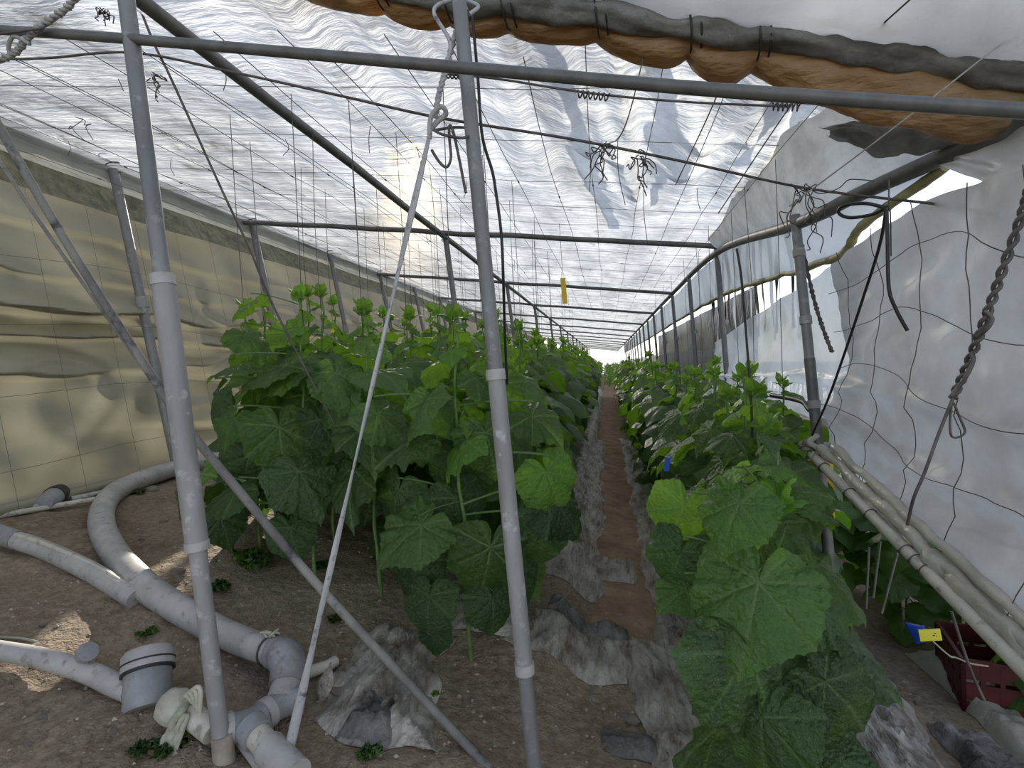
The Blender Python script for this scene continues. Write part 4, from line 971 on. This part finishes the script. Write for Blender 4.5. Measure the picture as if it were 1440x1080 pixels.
def tip_geo(mb, h, rnd, s=.075):
    for i in range(7):
        az = i*2.4+rnd.uniform(0, .5); el = .5+.14*i+rnd.uniform(-.1, .1)
        o = Vector((math.cos(az), math.sin(az), 0)); tip = o*math.cos(el)+Vector((0, 0, math.sin(el)))
        Mx = frame(tip, Vector((0, 0, 1))-o*.6); vs, fs, a_ = LO[i % 6]; ss = s*(1-.07*i)
        ss *= rnd.uniform(.7, 1.25); mb.add([Vector((0, 0, h+.006*i))+o*.010+Mx @ Vector((q.x*.72*ss, q.y*ss, q.z*ss)) for q in vs], fs, a_)
# far plant kinds (stem, foliage, shoot tip shared by their copies)
FAR = []
for k in range(7):
    rnd = random.Random(100+k); h = 1.16+rnd.uniform(-.05, .05)
    mb = MB(); pet = MB()
    for (nd, bl, tip, nrm, s, q) in plan(h, 24, rnd, .20):
        Mx = frame(tip, nrm); vs, fs, a_ = LO[rnd.randrange(6)]
        mb.mi = 1 if q > .86 else 0
        mb.add([bl+Mx @ (p*s*1.12) for p in vs], fs, a_)
        pet.tube([nd, lerp(nd, bl, .5)+Vector((0, 0, .012)), bl], .0035, 5)
    tp_ = MB(); tip_geo(tp_, h*.985, rnd, .062)
    sm_ = MB(); sm_.tube(stem_pts(h, rnd), lambda q: .007-.003*q, 7); sm_.add(pet.v, pet.f)
    FAR.append((h, mb.mesh('foliage', [M['leaf'], M['leafy']]), sm_.mesh('stem', M['stem']), tp_.mesh('shoot_tip', M['leafy'])))
def far_plant(x, y, label, group, k, sc=1.0, z=None):
    t = empty('cucumber_plant', (x, y, g(x, y)-.01 if z is None else z), label, 'plant', group)
    t.rotation_euler = (0, 0, R(0, 6.28)); t.scale = (sc*R(.95, 1.1), sc*R(.95, 1.1), sc)
    for nm, me in zip(('foliage', 'stem', 'shoot_tip'), FAR[k][1:]):
        o = bpy.data.objects.new(nm, me); COL.objects.link(o); o.parent = t
    return t
def place_leaf(t, bl, tip, nrm, s, nd, mat, k):
    o = bpy.data.objects.new('leaf', LM[mat][k]); COL.objects.link(o); o.parent = t
    o.matrix_basis = Matrix.Translation(bl) @ frame(tip, nrm).to_4x4() @ Matrix.Diagonal((s, s, s, 1))
    pt = bpy.data.objects.new('petiole', PET); COL.objects.link(pt); pt.parent = o
    d_ = bl-nd; ln = d_.length
    pt.matrix_basis = o.matrix_basis.inverted() @ (Matrix.Translation(nd) @ frame(d_, Vector((0, 0, 1))).to_4x4() @ Matrix.Diagonal((min(.19, ln*1.15), ln, ln, 1)))
def near_plant(x, y, h, nleaf, label, seed, size=.21, mat='leaf', az0=None, flowers=0, group=None, spec=None, keep=None):
    rnd = random.Random(seed)
    t = empty('cucumber_plant', (x, y, g(x, y)-.01), label, 'plant', group)
    MB().tube([p+t.location for p in stem_pts(h, rnd)], lambda q: .008-.0035*q, 8).build('stem', M['stem'], t)
    for (nd, bl, tip, nrm, s, q) in plan(h, nleaf, rnd, size, 0, az0):
        if keep and not keep(q, bl): continue
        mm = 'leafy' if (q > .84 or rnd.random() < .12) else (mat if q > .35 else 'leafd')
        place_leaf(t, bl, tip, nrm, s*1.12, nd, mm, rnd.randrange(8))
    for (ax, ay, tx_, ty_, Y, dY, wpx, mm, fc) in (spec or ()):
        a_ = P(ax, ay, Y); tp_ = P(tx_, ty_, Y+dY); c = (CAM-a_).normalized()
        bl = a_-t.location; zn = max(.05, min(h*.97, bl.z+rnd.uniform(-.03, .05)))
        fc *= .72; place_leaf(t, bl, tp_-a_, c*fc+Vector((rnd.uniform(-.25, .25), 0, 1-fc)), wpx*Y/F/1.17, Vector((0, 0, zn)), mm, rnd.randrange(8))
    mb = MB(); tip_geo(mb, h*.985, rnd, .062); mb.v = [tuple(Vector(q)+t.location) for q in mb.v]; mb.build('shoot_tip', M['leafy'], t)
    for i in range(flowers):
        q = rnd.uniform(.35, .9); az = rnd.uniform(3.4, 6.0); c = t.location+Vector((math.cos(az)*.045, math.sin(az)*.045, h*q)); mb = MB()
        for k in range(5):
            a = k*2*PI/5; d1 = Vector((math.cos(a), -.45, math.sin(a)))*.018; d2 = Vector((math.cos(a+.6), -.45, math.sin(a+.6)))*.011; d3 = Vector((math.cos(a-.6), -.45, math.sin(a-.6)))*.011
            mb.add([c, c+d2, c+d1, c+d3], [(0, 1, 2, 3)])
        mb.build('flower', M['flower'], t)
    return t
def string(x, y, z0, lab='thin dark twine hanging from a roof wire to a plant top', z1=None, grp='plant support twines'):
    z1 = z1 or roofz(x)-.06
    mb = MB(); mb.tube(cr([(x, y, z0), (x+R(-.01, .01), y, (z0+z1)/2), (x+R(-.015, .015), y, z1)], 4), .0016, 5)
    tag(mb.build('support_twine', M['wire']), lab, 'twine', grp)

ROWS = [(-.50, 'row beside the aisle on the left'), (-.90, 'second left row from the aisle'), (-1.30, 'third left row from the aisle'), (-1.68, 'left row nearest the khaki wall'), (.45, 'row beside the aisle on the right'), (.70, 'right row nearest the film curtain')]
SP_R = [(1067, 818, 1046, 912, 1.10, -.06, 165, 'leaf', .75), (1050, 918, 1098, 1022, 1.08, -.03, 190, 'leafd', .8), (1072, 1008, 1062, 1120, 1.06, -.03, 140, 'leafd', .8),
 (1040, 706, 1000, 790, 1.14, -.05, 105, 'leaf', .6), (962, 712, 938, 772, 1.25, .02, 95, 'leafy', .9), (958, 775, 930, 850, 1.22, 0, 95, 'leafd', .8), (965, 828, 935, 848, 1.2, -.04, 72, 'leaf', .5),  # the bright left leaf is backlit, drawn by its lighter colour
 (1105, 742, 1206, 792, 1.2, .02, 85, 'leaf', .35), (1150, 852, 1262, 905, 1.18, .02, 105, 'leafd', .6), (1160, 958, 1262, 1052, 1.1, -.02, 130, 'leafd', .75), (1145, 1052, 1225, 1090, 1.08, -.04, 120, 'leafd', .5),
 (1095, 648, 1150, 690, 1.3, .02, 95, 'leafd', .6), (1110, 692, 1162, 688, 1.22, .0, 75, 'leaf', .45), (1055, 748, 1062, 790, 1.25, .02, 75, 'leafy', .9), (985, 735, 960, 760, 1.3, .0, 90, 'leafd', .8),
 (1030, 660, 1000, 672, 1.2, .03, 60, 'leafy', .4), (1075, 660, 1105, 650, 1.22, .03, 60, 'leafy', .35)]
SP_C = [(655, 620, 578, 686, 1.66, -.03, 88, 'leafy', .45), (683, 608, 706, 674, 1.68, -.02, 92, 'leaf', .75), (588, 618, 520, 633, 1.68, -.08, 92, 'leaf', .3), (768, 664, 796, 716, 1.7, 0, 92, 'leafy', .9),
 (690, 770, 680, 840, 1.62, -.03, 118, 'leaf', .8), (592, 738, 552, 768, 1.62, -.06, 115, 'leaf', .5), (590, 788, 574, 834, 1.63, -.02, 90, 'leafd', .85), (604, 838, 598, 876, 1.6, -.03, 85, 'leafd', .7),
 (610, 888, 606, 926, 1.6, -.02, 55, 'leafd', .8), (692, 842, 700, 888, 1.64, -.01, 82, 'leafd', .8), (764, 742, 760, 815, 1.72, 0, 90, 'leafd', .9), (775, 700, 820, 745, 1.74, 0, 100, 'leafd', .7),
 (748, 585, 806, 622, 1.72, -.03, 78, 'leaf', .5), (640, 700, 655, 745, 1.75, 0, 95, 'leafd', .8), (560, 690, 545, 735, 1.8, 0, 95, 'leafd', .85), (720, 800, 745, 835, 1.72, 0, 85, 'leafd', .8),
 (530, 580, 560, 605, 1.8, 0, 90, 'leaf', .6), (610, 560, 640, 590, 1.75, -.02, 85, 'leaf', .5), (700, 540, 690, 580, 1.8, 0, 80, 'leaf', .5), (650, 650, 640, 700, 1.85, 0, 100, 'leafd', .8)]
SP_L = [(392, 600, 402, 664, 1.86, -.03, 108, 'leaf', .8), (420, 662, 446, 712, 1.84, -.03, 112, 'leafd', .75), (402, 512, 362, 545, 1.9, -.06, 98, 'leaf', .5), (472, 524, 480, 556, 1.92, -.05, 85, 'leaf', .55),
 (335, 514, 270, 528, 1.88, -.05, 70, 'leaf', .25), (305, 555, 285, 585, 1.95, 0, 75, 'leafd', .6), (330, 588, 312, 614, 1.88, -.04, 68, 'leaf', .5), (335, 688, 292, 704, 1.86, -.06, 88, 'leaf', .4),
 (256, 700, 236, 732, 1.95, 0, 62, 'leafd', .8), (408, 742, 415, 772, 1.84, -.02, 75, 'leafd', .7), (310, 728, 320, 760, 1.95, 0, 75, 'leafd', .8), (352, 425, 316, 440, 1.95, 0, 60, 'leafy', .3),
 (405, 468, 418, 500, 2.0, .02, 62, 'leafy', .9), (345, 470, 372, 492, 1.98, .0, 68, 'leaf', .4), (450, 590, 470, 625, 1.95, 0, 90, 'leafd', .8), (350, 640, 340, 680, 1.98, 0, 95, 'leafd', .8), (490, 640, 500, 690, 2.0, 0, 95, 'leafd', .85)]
front = {
 (0, 0): (-.50, 1.75, 1.18, 17, 'big leafy cucumber plant left of the middle post, first of its row', 11, .19, 1, SP_C, lambda q, b: q > .68),
 (1, 0): (-.92, 1.98, 1.14, 15, 'cucumber plant just right of the pale strap, second front plant from the aisle', 12, .19, 1, None, lambda q, b: q > .3),
 (2, 0): (-1.19, 1.97, 1.16, 15, 'front cucumber plant between the thick left post and the pale strap', 13, .19, 2, SP_L, lambda q, b: q > .7),
 (3, 0): (-1.56, 2.16, 1.10, 13, 'leftmost front cucumber plant, behind the thick left post', 14, .18, 1, None, None),
 (4, 0): (.335, 1.19, .84, 10, 'large leaved cucumber plant nearest the camera at lower right', 15, .17, 1, SP_R, lambda q, b: b.y > .06),
 (4, 1): (.45, 1.66, .92, 13, 'second plant of the right aisle row, behind the nearest plant', 16, .18, 1, None, None),
 (5, 0): (.50, 2.12, 1.06, 12, 'tall plant with open top before the farther right curtain', 17, .17, 0, None, None)}
for ri, (rx, rn) in enumerate(ROWS):
    n = 0; y = {0: 1.78, 1: 1.92, 2: 1.95, 3: 2.1, 4: 1.16, 5: 2.12}[ri]
    while y < 17.5:
        key = (ri, n); jx = R(-.05, .05)
        if key in front:
            fx_, fy_, h, nl, lab, sd_, sz, fl, sp, kp = front[key]
            near_plant(fx_, fy_, h, nl, lab, sd_, sz, 'leaf', None, fl, None, sp, kp)
            tx, ty, tz = fx_, fy_, g(fx_, fy_)+h
        elif y < 3.3 and ri < 5:
            h = R(1.08, 1.22) if ri < 4 else R(.98, 1.1)
            od = {1: 'second', 2: 'third', 3: 'fourth', 4: 'fifth', 5: 'sixth', 6: 'seventh'}[n]
            near_plant(rx+jx, y, h, 15, '%s plant from the front in the %s' % (od, rn), 200+ri*20+n, .20, 'leaf', None, n % 2)
            tx, ty, tz = rx+jx, y, g(rx+jx, y)+h
        else:
            k = random.randrange(7); sc = R(.93, 1.06)*(1 if ri < 4 else .92)
            far_plant(rx+jx, y, 'cucumber plant farther back in the '+rn, 'plants of the '+rn, k, sc)
            tx, ty, tz = rx+jx, y, g(rx+jx, y)+FAR[k][0]*sc
        if y < 9 and ri != 4 and not (ri == 5 and n == 0) and (y < 5 or n % 2): string(tx+R(-.02, .02), ty, tz-.15)
        n += 1; y += (.38 if y < 8 else .46)*R(.9, 1.1)
# the rest of the two beds, too small and many to count
mb = MB(); rnd = random.Random(5)
for rx, rn in ROWS+[(.06, '')]:
    y = 17.6 if rn else 21
    while y < 44:
        h = 1.15; x = rx+rnd.uniform(-.05, .05)
        for (nd, bl, tip, nrm, s, q) in plan(h, 14, rnd, .26):
            Mx = frame(tip, nrm); vs, fs, a_ = LO[rnd.randrange(6)]
            mb.add([Vector((x, y, g(x, y)))+bl+Mx @ (p*s*1.2) for p in vs[:1+26]], [f for f in fs if len(f) == 3], a_[:27])
        y += .6
tag(mb.build('cucumber_foliage', M['leaf'], None, True, Vector((0, 0, 0))), 'cucumber plants at the far end of both beds', 'plants', None, 'stuff')

# plants outside on the right
for k, (x, y, sc) in enumerate(((1.30, 2.7, .62), (1.55, 2.5, .6), (1.45, 2.15, .55), (1.75, 2.3, .6), (1.62, 2.9, .62), (1.85, 2.7, .6), (1.36, 3.1, .62), (1.65, 1.95, .5))):
    far_plant(x, y, 'low cucumber plant outside in shade below the curtain tube', 'plants outside below the curtain tube', k % 7, sc)
for k in range(14):
    x = R(1.08, 1.4); y = 3.2+.2*k
    far_plant(x, y, 'light green plant outside in front of the white net fence', 'plants by the net fence', k % 7, R(.62, .82))
# weeds on the soil
for k, (px, py, s) in enumerate(((345, 790, .10), (365, 800, .12), (315, 830, .08), (205, 895, .05), (200, 1060, .05), (240, 1060, .06), (600, 985, .05), (455, 800, .07), (520, 1065, .05), (130, 700, .05), (195, 695, .07), (470, 875, .05))):
    p = G(px, py, 0, g); mb = MB()
    for i in range(9):
        az = R(0, 6.28); o_ = Vector((math.cos(az), math.sin(az), 0)); el = R(.1, .9)
        tip = o_*math.cos(el)+Vector((0, 0, math.sin(el)*.6)); vs, fs, a_ = LO[i % 6]; Mx = frame(tip, Vector((0, 0, 1)))
        mb.add([p+o_*s*R(.1, .5)+Vector((0, 0, s*R(.15, .45)))+Mx @ (q*s*R(.25, .5)) for q in vs], fs, a_)
        mb.tube([p-Vector((0, 0, .01)), p+o_*s*.3+Vector((0, 0, s*.3))], .0015, 5)
    tag(mb.build('weed', M['leafy'] if k % 3 == 0 else M['leaf']), 'small green weed growing on the bare soil', 'weed', 'weeds on the soil')

# ------------------------------------------------------------------ sticky traps, tags, crate
def card(parent, name, c, w_, h_, mat, yaw=0, th=.003, roll=0):
    Mx = Matrix.Rotation(yaw, 3, 'Z') @ Matrix.Rotation(roll, 3, 'Y')
    mb = MB(); mb.box(c, w_, th, h_, Mx); return mb.build(name, mat, parent, False)
c = P(793, 409, 3.9)
t = empty('sticky_trap', c-Vector((0, 0, .1)), 'narrow yellow sticky trap hanging from a roof string over the aisle', 'trap')
card(t, 'yellow_card', c, .036, .185, M['yellow'], .2, .003, -.04)
MB().tube([c+Vector((0, 0, .09)), c+Vector((-.005, 0, .2)), c+Vector((-.01, 0, roofz(c.x)-c.z-.03))], .0016, 5).build('string', M['wire'], t)
c1 = P(1146, 690, 2.38); c2 = P(1164, 694, 2.36)
t = empty('sticky_trap', c1-Vector((0, 0, .15)), 'yellow sticky trap sheet behind the slim right post, left of it', 'trap'); card(t, 'yellow_card', c1, .035, .25, M['yellow'], .1)
t = empty('sticky_trap', c2-Vector((0, 0, .15)), 'yellow sticky trap sheet just right of the slim right post', 'trap'); card(t, 'yellow_card', c2, .045, .26, M['yellow'], -.25)
c = P(938, 653, 2.0)
t = empty('blue_trap', c, 'small blue card among the leaves of the right row', 'trap'); card(t, 'blue_card', c, .018, .05, M['blue'], .2, .003, .2)
c = P(610, 633, 2.35)
t = empty('blue_trap', c, 'small blue card among the leaves of the left row', 'trap'); card(t, 'blue_card', c, .03, .03, M['blue'], .2, .003, .2)
# crate
cc = Vector((1.46, 2.24, gbase(1.46, 2.24)-.03)); t = empty('crate', cc, 'dark red plastic crate outside under the gathered curtain', 'crate')
Mc = Matrix.Rotation(-.25, 3, 'Z')
def cb(dx, dy, dz, sx, sy, sz, nm):
    mb = MB(); mb.box(cc+Mc @ Vector((dx, dy, dz)), sx, sy, sz, Mc); return mb.build(nm, M['red'], t, False)
cb(0, 0, .01, .44, .30, .02, 'floor_panel')
for nm, dx, dy, lx, ly in (('long_side', 0, -.15, .44, .012), ('long_side', 0, .15, .44, .012), ('short_side', -.22, 0, .012, .30), ('short_side', .22, 0, .012, .30)):
    mb = MB()
    for z, hz in ((.045, .08), (.125, .06), (.205, .07)): mb.box(cc+Mc @ Vector((dx, dy, z)), lx, ly, hz, Mc)
    nn = 8 if lx > .1 else 6
    for i in range(nn+1):
        o_ = Vector((dx+(lx*(i/nn-.5) if lx > .1 else 0), dy+(ly*(i/nn-.5) if ly > .1 else 0), .125)); mb.box(cc+Mc @ o_, .014, .014, .21, Mc)
    mb.build(nm, M['red'], t, False)
c = cc+Mc @ Vector((-.20, -.20, .27))
c = P(1283, 888, 1.80); t = empty('blue_bag', c-Vector((0, 0, .04)), 'blue plastic corner beside the red crate', 'bag')
def bag(u, v): 
    p = lerp(P(1272, 876, 1.84), P(1300, 882, 1.80), u); q = lerp(P(1290, 905, 1.78), P(1302, 903, 1.76), u); return lerp(p, q, v)+Vector((0, -.012*math.sin(PI*u)*math.sin(PI*v), 0))
mb = MB(); mb.grid(bag, 8, 8); o = mb.build('sheet', M['blue'], t); o.modifiers.new('thick', 'SOLIDIFY').thickness = .006
c = P(1308, 893, 1.74); t = empty('label_tag', c-Vector((0, 0, .02)), 'small bright yellow tag beside the blue plastic on the crate', 'tag')
card(t, 'card', c, .055, .034, M['tagyellow'], -.1, .003, -.15)
mb = MB()
for dx, dz in ((.012, .006), (.016, -.002), (.008, .0)): mb.box(c+Vector((dx, -.0025, dz)), .005, .0012, .003)
mb.build('print_marks', M['black'], t, False)
cable('cord', [P(1312, 902, 1.72), P(1335, 922, 1.7), P(1345, 925, 1.7), P(1365, 933, 1.68), P(1390, 937, 1.66)], .0022, M['cloth'], 'pale string lying across the red crate', 'cord')
cable('cord', [P(1338, 860, 1.62), P(1352, 905, 1.6), P(1366, 945, 1.58), P(1384, 985, 1.56)], .004, M['wire'], 'brown cord hanging from the curtain tube before the crate', 'cord')
for (a, b, lab) in (((1222, 770), (1218, 855), 'thin dry stake below the tube, leftmost of three'), ((1238, 762), (1228, 840), 'thin dry stake below the tube, middle of three'), ((1262, 778), (1240, 862), 'thin dry stake below the tube, rightmost of three')):
    cable('stake', [P(*a, 1.95), lerp(P(*a, 1.95), P(*b, 1.98), .5), P(*b, 1.98)], .004, M['bamboo'], lab, 'stake')
